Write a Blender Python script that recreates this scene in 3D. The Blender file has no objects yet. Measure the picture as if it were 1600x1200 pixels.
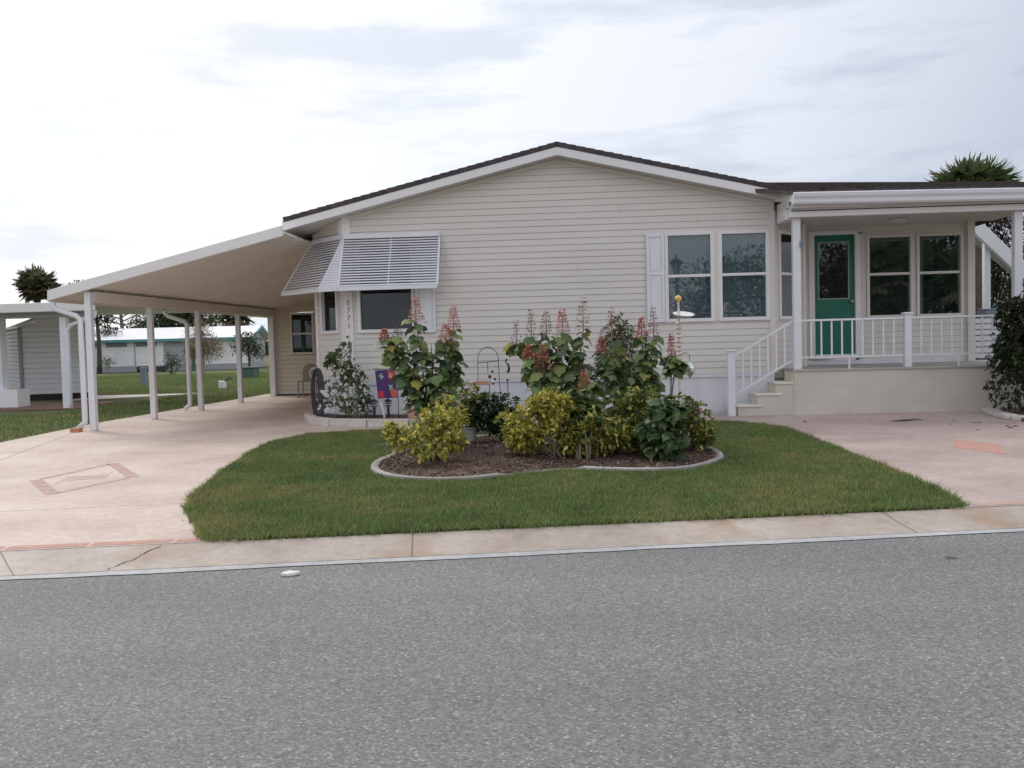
import bpy, math, random
import numpy as np
from mathutils import Vector, Matrix
random.seed(7); rng = np.random.default_rng(7)
S = bpy.context.scene
COL = S.collection
R = math.radians

# ------------------------------------------------------------------ camera
F_PX = 1450.0
cam_d = bpy.data.cameras.new("camera"); cam = bpy.data.objects.new("camera", cam_d); COL.objects.link(cam)
cam_d.sensor_width = 36; cam_d.lens = F_PX / 1600 * 36; cam_d.clip_start = .05; cam_d.clip_end = 2000
cam.matrix_world = Matrix(((0.99795239, 0.02320125, 0.05960472, 0), (0.05845431, 0.04745114, -0.99716171, 0),
                           (-0.02596371, 0.99860407, 0.04599777, 1.245), (0, 0, 0, 1)))
S.camera = cam

# ------------------------------------------------------------------ world and sun
SUN_EL, SUN_AZ = R(38), R(-48)     # azimuth measured from +Y towards +X: behind the house, to the left
sdir = Vector((math.sin(SUN_AZ) * math.cos(SUN_EL), math.cos(SUN_AZ) * math.cos(SUN_EL), math.sin(SUN_EL)))
W = bpy.data.worlds.new("World"); S.world = W; W.use_nodes = True
nt = W.node_tree; nt.nodes.clear()
def N(t, **k):
    n = nt.nodes.new(t)
    for a, b in k.items(): setattr(n, a, b)
    return n
def L(a, b): nt.links.new(a, b)
out = N('ShaderNodeOutputWorld')
sky = N('ShaderNodeTexSky', sky_type='NISHITA'); sky.sun_disc = False; sky.sun_elevation = SUN_EL; sky.sun_rotation = SUN_AZ
sky.air_density = 1; sky.dust_density = 2
bg1 = N('ShaderNodeBackground'); bg1.inputs[1].default_value = .09; L(sky.outputs[0], bg1.inputs[0])
tc = N('ShaderNodeTexCoord')
dot = N('ShaderNodeVectorMath', operation='DOT_PRODUCT'); L(tc.outputs['Generated'], dot.inputs[0]); dot.inputs[1].default_value = sdir
gr = N('ShaderNodeValToRGB'); L(dot.outputs['Value'], gr.inputs[0])
e = gr.color_ramp.elements
e[0].position = 0.0; e[0].color = (1.0, 1.0, 1.05, 1)
e[1].position = 1.0; e[1].color = (1.75, 1.72, 1.7, 1)
for p, c in ((.22, (.70, .73, .82, 1)), (.33, (.54, .59, .70, 1)), (.44, (.68, .73, .83, 1)), (.56, (.82, .86, .94, 1)), (.70, (.90, .94, 1.01, 1)), (.84, (.985, 1.01, 1.05, 1)), (.93, (1.35, 1.33, 1.3, 1))):
    q = e.new(p); q.color = c
# cloud texture
mp = N('ShaderNodeMapping'); L(tc.outputs['Generated'], mp.inputs[0]); mp.inputs['Scale'].default_value = (1.6, 1.6, 8.5)
mp.inputs['Location'].default_value = (.3, .1, .35)
nz = N('ShaderNodeTexNoise'); L(mp.outputs[0], nz.inputs[0]); nz.inputs['Scale'].default_value = 2.6; nz.inputs['Detail'].default_value = 9
nz.inputs['Roughness'].default_value = .55
cr = N('ShaderNodeValToRGB'); L(nz.outputs[0], cr.inputs[0])
cr.color_ramp.elements[0].position = .38; cr.color_ramp.elements[0].color = (.84, .86, .90, 1)
cr.color_ramp.elements[1].position = .52; cr.color_ramp.elements[1].color = (1.06, 1.05, 1.04, 1)
mul = N('ShaderNodeMix', data_type='RGBA', blend_type='MULTIPLY'); mul.inputs[0].default_value = 1
L(gr.outputs[0], mul.inputs[6]); L(cr.outputs[0], mul.inputs[7])
bg2 = N('ShaderNodeBackground'); L(mul.outputs[2], bg2.inputs[0]); bg2.inputs[1].default_value = 1.0
mx = N('ShaderNodeMixShader'); mx.inputs[0].default_value = .88; L(bg1.outputs[0], mx.inputs[1]); L(bg2.outputs[0], mx.inputs[2])
L(mx.outputs[0], out.inputs[0])
sl = bpy.data.lights.new("sun", 'SUN'); sl.energy = 1.1; sl.angle = R(14); sl.color = (1, .95, .88)
so = bpy.data.objects.new("sun", sl); COL.objects.link(so); so.rotation_euler = sdir.to_track_quat('Z', 'Y').to_euler()
S.view_settings.view_transform = 'Standard'; S.view_settings.look = 'None'; S.view_settings.exposure = 0.1; S.view_settings.gamma = 1

# ------------------------------------------------------------------ materials
def newmat(name):
    m = bpy.data.materials.new(name); m.use_nodes = True
    return m, m.node_tree, m.node_tree.nodes['Principled BSDF']
def mat(name, col, rough=.6, var=.08, scale=3.0, bump=0.0, bscale=60, metal=0.0, spec=None, stretch=None):
    m, t, b = newmat(name)
    b.inputs['Roughness'].default_value = rough; b.inputs['Metallic'].default_value = metal
    if spec is not None: b.inputs['Specular IOR Level'].default_value = spec
    tcn = t.nodes.new('ShaderNodeTexCoord'); src = tcn.outputs['Object']
    if stretch:
        mpn = t.nodes.new('ShaderNodeMapping'); mpn.inputs['Scale'].default_value = stretch; t.links.new(src, mpn.inputs[0]); src = mpn.outputs[0]
    n = t.nodes.new('ShaderNodeTexNoise'); n.inputs['Scale'].default_value = scale; n.inputs['Detail'].default_value = 6; t.links.new(src, n.inputs[0])
    r = t.nodes.new('ShaderNodeValToRGB'); t.links.new(n.outputs[0], r.inputs[0])
    r.color_ramp.elements[0].position = .3; r.color_ramp.elements[1].position = .7
    r.color_ramp.elements[0].color = tuple(c * (1 - var) for c in col) + (1,)
    r.color_ramp.elements[1].color = tuple(min(1, c * (1 + var)) for c in col) + (1,)
    t.links.new(r.outputs[0], b.inputs['Base Color'])
    if bump:
        n2 = t.nodes.new('ShaderNodeTexNoise'); n2.inputs['Scale'].default_value = bscale; n2.inputs['Detail'].default_value = 4; t.links.new(tcn.outputs['Object'], n2.inputs[0])
        bp = t.nodes.new('ShaderNodeBump'); bp.inputs['Strength'].default_value = bump; bp.inputs['Distance'].default_value = .01
        t.links.new(n2.outputs[0], bp.inputs['Height']); t.links.new(bp.outputs[0], b.inputs['Normal'])
    return m
def leafmat(name, rough=.45, trans=.25):
    m, t, b = newmat(name)
    a = t.nodes.new('ShaderNodeAttribute'); a.attribute_name = 'Col'
    t.links.new(a.outputs['Color'], b.inputs['Base Color']); b.inputs['Roughness'].default_value = rough
    b.inputs['Specular IOR Level'].default_value = .35
    tr = t.nodes.new('ShaderNodeBsdfTranslucent'); t.links.new(a.outputs['Color'], tr.inputs[0])
    ms = t.nodes.new('ShaderNodeMixShader'); ms.inputs[0].default_value = trans
    o = t.nodes['Material Output']; t.links.new(b.outputs[0], ms.inputs[1]); t.links.new(tr.outputs[0], ms.inputs[2]); t.links.new(ms.outputs[0], o.inputs[0])
    return m
def concrete(name, c0, c1, c2, joints=(), stain=None, bump=.25):
    """joints: list of (px,py,dx,dy,halfwidth) world lines scored in the slab"""
    m, t, b = newmat(name); nn = t.nodes.new; lk = t.links.new
    g = nn('ShaderNodeTexCoord'); P = g.outputs['Object']
    n1 = nn('ShaderNodeTexNoise'); n1.inputs['Scale'].default_value = .9; n1.inputs['Detail'].default_value = 8; n1.inputs['Roughness'].default_value = .6; lk(P, n1.inputs[0])
    r = nn('ShaderNodeValToRGB'); lk(n1.outputs[0], r.inputs[0]); el = r.color_ramp.elements
    el[0].position = .32; el[0].color = c0 + (1,); el[1].position = .68; el[1].color = c2 + (1,); q = el.new(.5); q.color = c1 + (1,)
    n2 = nn('ShaderNodeTexNoise'); n2.inputs['Scale'].default_value = 14; n2.inputs['Detail'].default_value = 8; n2.inputs['Roughness'].default_value = .75; lk(P, n2.inputs[0])
    r2 = nn('ShaderNodeValToRGB'); lk(n2.outputs[0], r2.inputs[0]); r2.color_ramp.elements[0].position = .33; r2.color_ramp.elements[0].color = (.80, .78, .77, 1)
    r2.color_ramp.elements[1].position = .62; r2.color_ramp.elements[1].color = (1.05, 1.05, 1.05, 1)
    mm = nn('ShaderNodeMix'); mm.data_type = 'RGBA'; mm.blend_type = 'MULTIPLY'; mm.inputs[0].default_value = 1; lk(r.outputs[0], mm.inputs[6]); lk(r2.outputs[0], mm.inputs[7])
    colr = mm.outputs[2]
    if stain:
        mpn = nn('ShaderNodeMapping'); mpn.inputs['Scale'].default_value = stain[1]; mpn.inputs['Rotation'].default_value = (0, 0, R(-8.8)); lk(P, mpn.inputs[0])
        n3 = nn('ShaderNodeTexNoise'); n3.inputs['Scale'].default_value = 1; n3.inputs['Detail'].default_value = 5; lk(mpn.outputs[0], n3.inputs[0])
        r3 = nn('ShaderNodeValToRGB'); lk(n3.outputs[0], r3.inputs[0]); r3.color_ramp.elements[0].position = .52; r3.color_ramp.elements[1].position = .72
        m3 = nn('ShaderNodeMix'); m3.data_type = 'RGBA'; lk(r3.outputs[0], m3.inputs[0]); lk(colr, m3.inputs[6]); m3.inputs[7].default_value = stain[0] + (1,)
        colr = m3.outputs[2]
    sep = nn('ShaderNodeSeparateXYZ'); lk(P, sep.inputs[0])
    for (px, py, dx, dy, hw) in joints:
        l = math.hypot(dx, dy); nx, ny = -dy / l, dx / l
        vm = nn('ShaderNodeVectorMath'); vm.operation = 'DOT_PRODUCT'; lk(P, vm.inputs[0]); vm.inputs[1].default_value = (nx, ny, 0)
        a = nn('ShaderNodeMath'); a.operation = 'SUBTRACT'; lk(vm.outputs['Value'], a.inputs[0]); a.inputs[1].default_value = px * nx + py * ny
        ab = nn('ShaderNodeMath'); ab.operation = 'ABSOLUTE'; lk(a.outputs[0], ab.inputs[0])
        lt = nn('ShaderNodeMath'); lt.operation = 'LESS_THAN'; lk(ab.outputs[0], lt.inputs[0]); lt.inputs[1].default_value = hw
        m4 = nn('ShaderNodeMix'); m4.data_type = 'RGBA'; lk(lt.outputs[0], m4.inputs[0]); lk(colr, m4.inputs[6]); m4.inputs[7].default_value = (c0[0] * .55, c0[1] * .5, c0[2] * .48, 1)
        colr = m4.outputs[2]
    lk(colr, b.inputs['Base Color']); b.inputs['Roughness'].default_value = .62
    n5 = nn('ShaderNodeTexNoise'); n5.inputs['Scale'].default_value = 40; n5.inputs['Detail'].default_value = 6; lk(P, n5.inputs[0])
    bp = nn('ShaderNodeBump'); bp.inputs['Strength'].default_value = bump; bp.inputs['Distance'].default_value = .01; lk(n5.outputs[0], bp.inputs['Height']); lk(bp.outputs[0], b.inputs['Normal'])
    return m
def asphalt():
    m, t, b = newmat('asphalt'); nn = t.nodes.new; lk = t.links.new
    g = nn('ShaderNodeTexCoord'); P = g.outputs['Object']
    v = nn('ShaderNodeTexVoronoi'); v.inputs['Scale'].default_value = 125; lk(P, v.inputs[0])
    sp = nn('ShaderNodeSeparateColor'); lk(v.outputs['Color'], sp.inputs[0])
    r = nn('ShaderNodeValToRGB'); lk(sp.outputs[0], r.inputs[0]); el = r.color_ramp.elements
    el[0].position = 0; el[0].color = (.134, .127, .124, 1); el[1].position = 1; el[1].color = (.46, .445, .435, 1)
    for p, c in ((.35, (.190, .181, .177, 1)), (.75, (.235, .225, .220, 1)), (.94, (.288, .277, .271, 1))): q = el.new(p); q.color = c
    n1 = nn('ShaderNodeTexNoise'); n1.inputs['Scale'].default_value = 1; n1.inputs['Detail'].default_value = 8
    mpa = nn('ShaderNodeMapping'); mpa.inputs['Rotation'].default_value = (0, 0, R(-8.8)); mpa.inputs['Scale'].default_value = (.28, 1.15, 1); lk(P, mpa.inputs[0]); lk(mpa.outputs[0], n1.inputs[0])
    r2 = nn('ShaderNodeValToRGB'); lk(n1.outputs[0], r2.inputs[0]); r2.color_ramp.elements[0].position = .3; r2.color_ramp.elements[0].color = (.88, .88, .89, 1)
    r2.color_ramp.elements[1].position = .7; r2.color_ramp.elements[1].color = (1.1, 1.09, 1.08, 1)
    mm = nn('ShaderNodeMix'); mm.data_type = 'RGBA'; mm.blend_type = 'MULTIPLY'; mm.inputs[0].default_value = 1; lk(r.outputs[0], mm.inputs[6]); lk(r2.outputs[0], mm.inputs[7])
    n3 = nn('ShaderNodeTexNoise'); n3.inputs['Scale'].default_value = 45; n3.inputs['Detail'].default_value = 4; lk(P, n3.inputs[0])
    r3 = nn('ShaderNodeValToRGB'); lk(n3.outputs[0], r3.inputs[0]); r3.color_ramp.elements[0].position = .35; r3.color_ramp.elements[0].color = (.86, .86, .86, 1)
    r3.color_ramp.elements[1].position = .65; r3.color_ramp.elements[1].color = (1.12, 1.12, 1.12, 1)
    m2 = nn('ShaderNodeMix'); m2.data_type = 'RGBA'; m2.blend_type = 'MULTIPLY'; m2.inputs[0].default_value = 1; lk(mm.outputs[2], m2.inputs[6]); lk(r3.outputs[0], m2.inputs[7])
    lk(m2.outputs[2], b.inputs['Base Color']); b.inputs['Roughness'].default_value = .8
    bp = nn('ShaderNodeBump'); bp.inputs['Strength'].default_value = .5; bp.inputs['Distance'].default_value = .006; lk(v.outputs['Distance'], bp.inputs['Height']); lk(bp.outputs[0], b.inputs['Normal'])
    return m
def glass(name, tint, refl=.1, alpha=.55):
    m, t, b = newmat(name); nn = t.nodes.new; lk = t.links.new
    tr = nn('ShaderNodeBsdfTransparent'); tr.inputs[0].default_value = tint + (1,)
    gl = nn('ShaderNodeBsdfGlossy'); gl.inputs['Roughness'].default_value = .015; gl.inputs[0].default_value = (.90, .98, 1.0, 1)
    lw = nn('ShaderNodeLayerWeight'); lw.inputs[0].default_value = .18
    ad = nn('ShaderNodeMath'); ad.operation = 'MULTIPLY_ADD'; lk(lw.outputs['Fresnel'], ad.inputs[0]); ad.inputs[1].default_value = 1; ad.inputs[2].default_value = refl
    ms = nn('ShaderNodeMixShader'); lk(ad.outputs[0], ms.inputs[0]); lk(tr.outputs[0], ms.inputs[1]); lk(gl.outputs[0], ms.inputs[2])
    lk(ms.outputs[0], t.nodes['Material Output'].inputs[0]); return m

M = {}
M['siding'] = mat('vinyl_siding', (.70, .67, .635), .5, .035, 1.0, stretch=(.6, .6, 3))
M['siding_shed'] = mat('vinyl_siding_warm', (.70, .62, .51), .5, .03, 1.2)
M['trim'] = mat('white_trim', (.80, .79, .80), .45, .03, 2)
M['cream_trim'] = mat('cream_trim', (.72, .675, .63), .45, .03, 2)
M['alu'] = mat('white_aluminium', (.76, .77, .82), .35, .03, 3)
M['pan'] = mat('carport_pan', (.76, .71, .66), .5, .03, 1)
M['skirt'] = mat('white_skirting', (.74, .75, .80), .55, .09, 2.5, stretch=(1, 1, .3))
M['shingle'] = mat('asphalt_shingle', (.075, .06, .068), .9, .35, 9, .6, 120)
M['shingle_weathered'] = mat('weathered_shingle', (.085, .068, .066), .9, .6, 11, .8, 90)
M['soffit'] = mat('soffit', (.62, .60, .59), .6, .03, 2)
M['stucco'] = mat('porch_stucco', (.60, .565, .51), .85, .07, 2.2, 1.0, 16)
M['porch_floor'] = mat('porch_floor', (.42, .40, .38), .7, .08, 3)
M['step'] = mat('cream_step', (.72, .68, .53), .7, .06, 4, .3, 40)
M['tread'] = mat('pale_tread', (.74, .72, .65), .6, .05, 4)
M['green'] = mat('green_door', (.004, .15, .098), .4, .06, 3)
M['glass'] = glass('window_glass', (.66, .72, .74), .055)
M['dkglass'] = glass('dark_screen_glass', (.30, .31, .35), .03)
M['porchglass'] = glass('porch_glass', (.55, .63, .63), .13)
M['blind'] = mat('vertical_blind', (.62, .62, .63), .7, .05, 3)
M['dark'] = mat('dark_interior', (.03, .03, .035), .9, .1, 2)
M['louvre_gap_shade'] = mat('louvre_gap_shade', (.06, .06, .07), .6, .1, 5)  # dark colour standing in for the shade between awning slats
M['oil'] = mat('oil_stain', (.075, .07, .07), .7, .3, 40)
M['hose'] = mat('dark_hose', (.07, .065, .075), .5, .2, 12)
M['black'] = mat('black_plastic', (.025, .025, .03), .45, .1, 8)
M['iron'] = mat('rusty_iron', (.05, .04, .04), .6, .3, 20)
M['digit'] = mat('grey_digits', (.24, .25, .27), .4, .05, 8)
M['gold'] = mat('gold_glass', (.80, .52, .12), .25, .1, 6)
M['white'] = mat('white_paint', (.78, .78, .77), .45, .05, 5)
M['shell'] = mat('shell_beads', (.62, .55, .47), .5, .25, 40)
M['brass'] = mat('brass', (.5, .38, .15), .3, .1, 8, metal=.9)
M['pot'] = mat('grey_pot', (.50, .50, .48), .6, .06, 6)
M['terra'] = mat('terracotta', (.50, .22, .11), .8, .12, 9)
M['wood'] = mat('signboard_wood', (.48, .28, .16), .7, .2, 14)
M['purple'] = mat('purple_cloth', (.07, .035, .14), .8, .1, 6)
M['red'] = mat('red_cloth', (.50, .03, .05), .8, .08, 8)
M['pink'] = mat('pink_plastic', (.72, .36, .35), .5, .12, 10)
M['mint'] = mat('mint_cloth', (.25, .42, .34), .8, .15, 10)
M['coral'] = mat('coral', (.62, .10, .06), .5, .1, 10)
M['taupe'] = mat('taupe_plastic', (.30, .25, .22), .5, .06, 5)
M['bark'] = mat('bark', (.20, .165, .13), .9, .3, 12, .8, 50)
M['palebark'] = mat('pale_bark', (.36, .31, .25), .85, .2, 14, .5, 60)
M['darkbark'] = mat('dark_bark', (.10, .08, .065), .9, .3, 6, .6, 30)
M['edging'] = concrete('edging_concrete', (.24, .225, .21), (.34, .32, .30), (.46, .44, .42))
M['block'] = concrete('edging_block', (.52, .48, .44), (.60, .56, .52), (.66, .62, .58))
M['leaf'] = leafmat('leaf'); M['flower'] = leafmat('flower', .6, .3); M['grass'] = leafmat('grass_blade', .55, .2)
M['asphalt'] = asphalt()
M['metal_shed'] = mat('shed_metal', (.80, .83, .90), .4, .04, 2)
M['metal_grey'] = mat('shed_louver', (.36, .38, .40), .5, .06, 2)
M['far_wall'] = mat('far_wall', (.84, .84, .86), .6, .04, 1)
M['far_roof'] = mat('far_roof', (.85, .85, .88), .5, .03, 1)
M['teal'] = mat('teal_fascia', (.10, .30, .33), .5, .08, 3)
M['util'] = mat('utility_green', (.06, .12, .09), .6, .1, 4)
M['bluegrey'] = mat('blue_grey', (.20, .24, .30), .6, .1, 4)
M['tile'] = mat('salmon_tile', (.52, .29, .23), .8, .10, 9, .3, 60)
M['tile_pale'] = mat('faded_salmon_inlay', (.50, .34, .285), .8, .12, 9, .3, 60)
M['paver'] = mat('red_paver', (.26, .15, .13), .85, .25, 14)
M['silver'] = mat('silver_glass', (.62, .72, .72), .12, .08, 6, metal=.75)
M['lampglass'] = mat('frosted_glass', (.55, .57, .58), .3, .05, 5)

# ------------------------------------------------------------------ mesh helpers
ORI = {}
def props(o, label=None, cat=None, group=None, kind=None):
    if label: o['label'] = label
    if cat: o['category'] = cat
    if group: o['group'] = group
    if kind: o['kind'] = kind
    return o
def empty(name, loc, label, cat, group=None):
    o = bpy.data.objects.new(name, None); COL.objects.link(o); o.location = loc; o.empty_display_size = .2
    ORI[o] = Vector(loc); return props(o, label, cat, group)
def frame(x, y, ang):
    a = R(ang); return (x, y, math.cos(a), math.sin(a))
F0 = frame(0, 0, 0)
def FP(fr, u, d, z):
    x, y, c, s = fr; return (x + u * c + d * s, y + u * s - d * c, z)
class MB:
    def __init__(s): s.v = []; s.f = []
    def quad(s, *p):
        n = len(s.v); s.v += [tuple(q) for q in p]; s.f.append(tuple(range(n, n + len(p)))); return s
    def hexa(s, p):      # 8 points: bottom 4 ccw, top 4
        n = len(s.v); s.v += [tuple(q) for q in p]
        for q in ((3, 2, 1, 0), (4, 5, 6, 7), (0, 1, 5, 4), (1, 2, 6, 5), (2, 3, 7, 6), (3, 0, 4, 7)): s.f.append(tuple(n + i for i in q))
        return s
    def box(s, x0, x1, y0, y1, z0, z1): return s.hexa([(x0, y0, z0), (x1, y0, z0), (x1, y1, z0), (x0, y1, z0), (x0, y0, z1), (x1, y0, z1), (x1, y1, z1), (x0, y1, z1)])
    def fbox(s, fr, u0, u1, d0, d1, z0, z1):   # d grows outward
        return s.hexa([FP(fr, *q) for q in ((u0, d1, z0), (u1, d1, z0), (u1, d0, z0), (u0, d0, z0), (u0, d1, z1), (u1, d1, z1), (u1, d0, z1), (u0, d0, z1))])
    def beam(s, a, b, w, h, up=(0, 0, 1)):
        a = Vector(a); b = Vector(b); t = (b - a).normalized(); sd = t.cross(Vector(up)).normalized() * w / 2; u = sd.cross(t).normalized() * h / 2
        return s.hexa([a - sd - u, a + sd - u, b + sd - u, b - sd - u, a - sd + u, a + sd + u, b + sd + u, b - sd + u])
    def tube(s, pts, r, seg=8, cap=True):
        pts = [Vector(p) for p in pts]; rr = r if isinstance(r, (list, tuple)) else [r] * len(pts)
        n0 = len(s.v); prev = None
        for i, p in enumerate(pts):
            t = (pts[min(i + 1, len(pts) - 1)] - pts[max(i - 1, 0)]).normalized()
            if prev is None: a = t.orthogonal().normalized()
            else: a = (prev - t * prev.dot(t)); a = a.normalized() if a.length > 1e-6 else t.orthogonal().normalized()
            prev = a; b = t.cross(a)
            for k in range(seg):
                th = 2 * math.pi * k / seg; s.v.append(tuple(p + (a * math.cos(th) + b * math.sin(th)) * rr[i]))
        for i in range(len(pts) - 1):
            for k in range(seg):
                s.f.append((n0 + i * seg + k, n0 + i * seg + (k + 1) % seg, n0 + (i + 1) * seg + (k + 1) % seg, n0 + (i + 1) * seg + k))
        if cap:
            s.f.append(tuple(n0 + k for k in reversed(range(seg)))); e = n0 + (len(pts) - 1) * seg; s.f.append(tuple(e + k for k in range(seg)))
        return s
    def lathe(s, c, prof, seg=16, tilt=None):
        n0 = len(s.v); c = Vector(c)
        for r, z in prof:
            for k in range(seg):
                th = 2 * math.pi * k / seg; p = Vector((r * math.cos(th), r * math.sin(th), z))
                if tilt is not None: p = tilt @ p
                s.v.append(tuple(c + p))
        for i in range(len(prof) - 1):
            for k in range(seg): s.f.append((n0 + i * seg + k, n0 + i * seg + (k + 1) % seg, n0 + (i + 1) * seg + (k + 1) % seg, n0 + (i + 1) * seg + k))
        s.f.append(tuple(n0 + k for k in reversed(range(seg)))); e = n0 + (len(prof) - 1) * seg; s.f.append(tuple(e + k for k in range(seg)))
        return s
    def slab(s, poly, z0, z1):
        n = len(s.v); k = len(poly); s.v += [(x, y, z0) for x, y in poly] + [(x, y, z1) for x, y in poly]
        s.f.append(tuple(n + k + i for i in range(k))); s.f.append(tuple(n + i for i in reversed(range(k))))
        for i in range(k): j = (i + 1) % k; s.f.append((n + i, n + j, n + k + j, n + k + i))
        return s
    def build(s, name, m, parent=None, bevel=0, smooth=False, origin=None, **k):
        me = bpy.data.meshes.new(name); o = bpy.data.objects.new(name, me); COL.objects.link(o)
        root = parent
        while root is not None and root.parent is not None: root = root.parent
        off = ORI[root] if root is not None else Vector(origin or (0, 0, 0))
        me.from_pydata([tuple(Vector(v) - off) for v in s.v], [], s.f); me.validate(); me.materials.append(m)
        if parent is not None: o.parent = parent
        else: o.location = off; ORI[o] = off
        if smooth:
            for p in me.polygons: p.use_smooth = True
        if bevel:
            b = o.modifiers.new('bevel', 'BEVEL'); b.width = bevel; b.segments = 2; b.limit_method = 'ANGLE'
        return props(o, **k)
def npmesh(name, V, Fa, cols, m, parent=None, origin=(0, 0, 0), **k):
    """V (n,3), Fa (f,k) faces all k-gons, cols (n,3)"""
    root = parent
    while root is not None and root.parent is not None: root = root.parent
    off = np.array(ORI[root] if root is not None else origin)
    me = bpy.data.meshes.new(name); V = np.asarray(V, dtype=np.float32) - off.astype(np.float32); Fa = np.asarray(Fa, dtype=np.int32)
    me.vertices.add(len(V)); me.vertices.foreach_set('co', V.ravel())
    kk = Fa.shape[1]; me.loops.add(Fa.size); me.loops.foreach_set('vertex_index', Fa.ravel())
    me.polygons.add(len(Fa)); me.polygons.foreach_set('loop_start', np.arange(0, Fa.size, kk, dtype=np.int32)); me.polygons.foreach_set('loop_total', np.full(len(Fa), kk, dtype=np.int32))
    me.update(calc_edges=True)
    at = me.color_attributes.new('Col', 'FLOAT_COLOR', 'POINT'); c4 = np.ones((len(V), 4), dtype=np.float32); c4[:, :3] = cols; at.data.foreach_set('color', c4.ravel())
    me.materials.append(m); o = bpy.data.objects.new(name, me); COL.objects.link(o)
    if parent is not None: o.parent = parent
    else: o.location = tuple(off); ORI[o] = Vector(off)
    return props(o, **k)
# leaf templates: verts (x across, y along, z lift) and triangles
T_OVAL = (np.array([(0, 0, 0), (.38, .3, .07), (0, .35, -.03), (-.38, .3, .07), (.42, .62, .04), (0, .68, -.06), (-.42, .62, .04), (0, 1, -.15)]),
          [(0, 1, 2), (0, 2, 3), (1, 4, 5), (1, 5, 2), (2, 5, 6), (2, 6, 3), (4, 7, 5), (5, 7, 6)])
T_LOBE = (np.array([(0, 0, 0), (.30, -.12, -.04), (.52, .16, -.10), (.46, .36, -.04), (.47, .56, -.16), (.25, .76, -.12), (0, 1, -.32), (-.25, .76, -.12), (-.47, .56, -.16), (-.46, .36, -.04), (-.52, .16, -.10), (-.30, -.12, -.04), (0, .4, .06)]),
          [(12, i, i + 1) for i in range(0, 11)] + [(12, 11, 0)])
T_DIA = (np.array([(0, 0, 0), (.5, .5, .0), (0, 1, -.1), (-.5, .5, .0)]), [(0, 1, 2), (0, 2, 3)])
T_CURVE = (np.array([(-.5, 0, 0), (.5, 0, 0), (.45, .4, .0), (-.45, .4, .0), (0.3, .75, -.08), (-.3, .75, -.08), (0, 1, -.25)]), [(0, 1, 2), (0, 2, 3), (3, 2, 4), (3, 4, 5), (5, 4, 6)])
def leaves(T, P, D, L_, Wd, col, up=None):
    tv, tf = T; P = np.asarray(P, float); D = np.asarray(D, float); n = len(P)
    D = D / np.maximum(np.linalg.norm(D, axis=1, keepdims=True), 1e-6)
    U = np.tile([0., 0, 1], (n, 1)) if up is None else np.asarray(up, float)
    U = U + rng.normal(0, .35, (n, 3))
    Sd = np.cross(D, U); Sd /= np.maximum(np.linalg.norm(Sd, axis=1, keepdims=True), 1e-6); Nn = np.cross(Sd, D)
    L_ = np.broadcast_to(L_, n); Wd = np.broadcast_to(Wd, n)
    V = P[:, None] + tv[None, :, 0, None] * Sd[:, None] * Wd[:, None, None] + tv[None, :, 1, None] * D[:, None] * L_[:, None, None] + tv[None, :, 2, None] * Nn[:, None] * L_[:, None, None]
    k = len(tv); Fa = (np.array(tf)[None] + (np.arange(n) * k)[:, None, None]).reshape(-1, 3)
    C = np.repeat(np.asarray(col), k, axis=0)
    return V.reshape(-1, 3), Fa, C
def merge(parts):
    V = []; Fa = []; C = []; o = 0
    for v, f, c in parts: V.append(v); Fa.append(f + o); C.append(c); o += len(v)
    return np.concatenate(V), np.concatenate(Fa), np.concatenate(C)
def pick(pal, n, jit=.15):
    pal = np.array([p[1:] for p in pal]) , np.array([p[0] for p in pal], float)
    i = rng.choice(len(pal[0]), n, p=pal[1] / pal[1].sum()); c = pal[0][i]
    return np.clip(c * (1 + rng.normal(0, jit, (n, 1))), .003, 1)
def unit(n):
    v = rng.normal(0, 1, (n, 3)); return v / np.linalg.norm(v, axis=1, keepdims=True)

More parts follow.
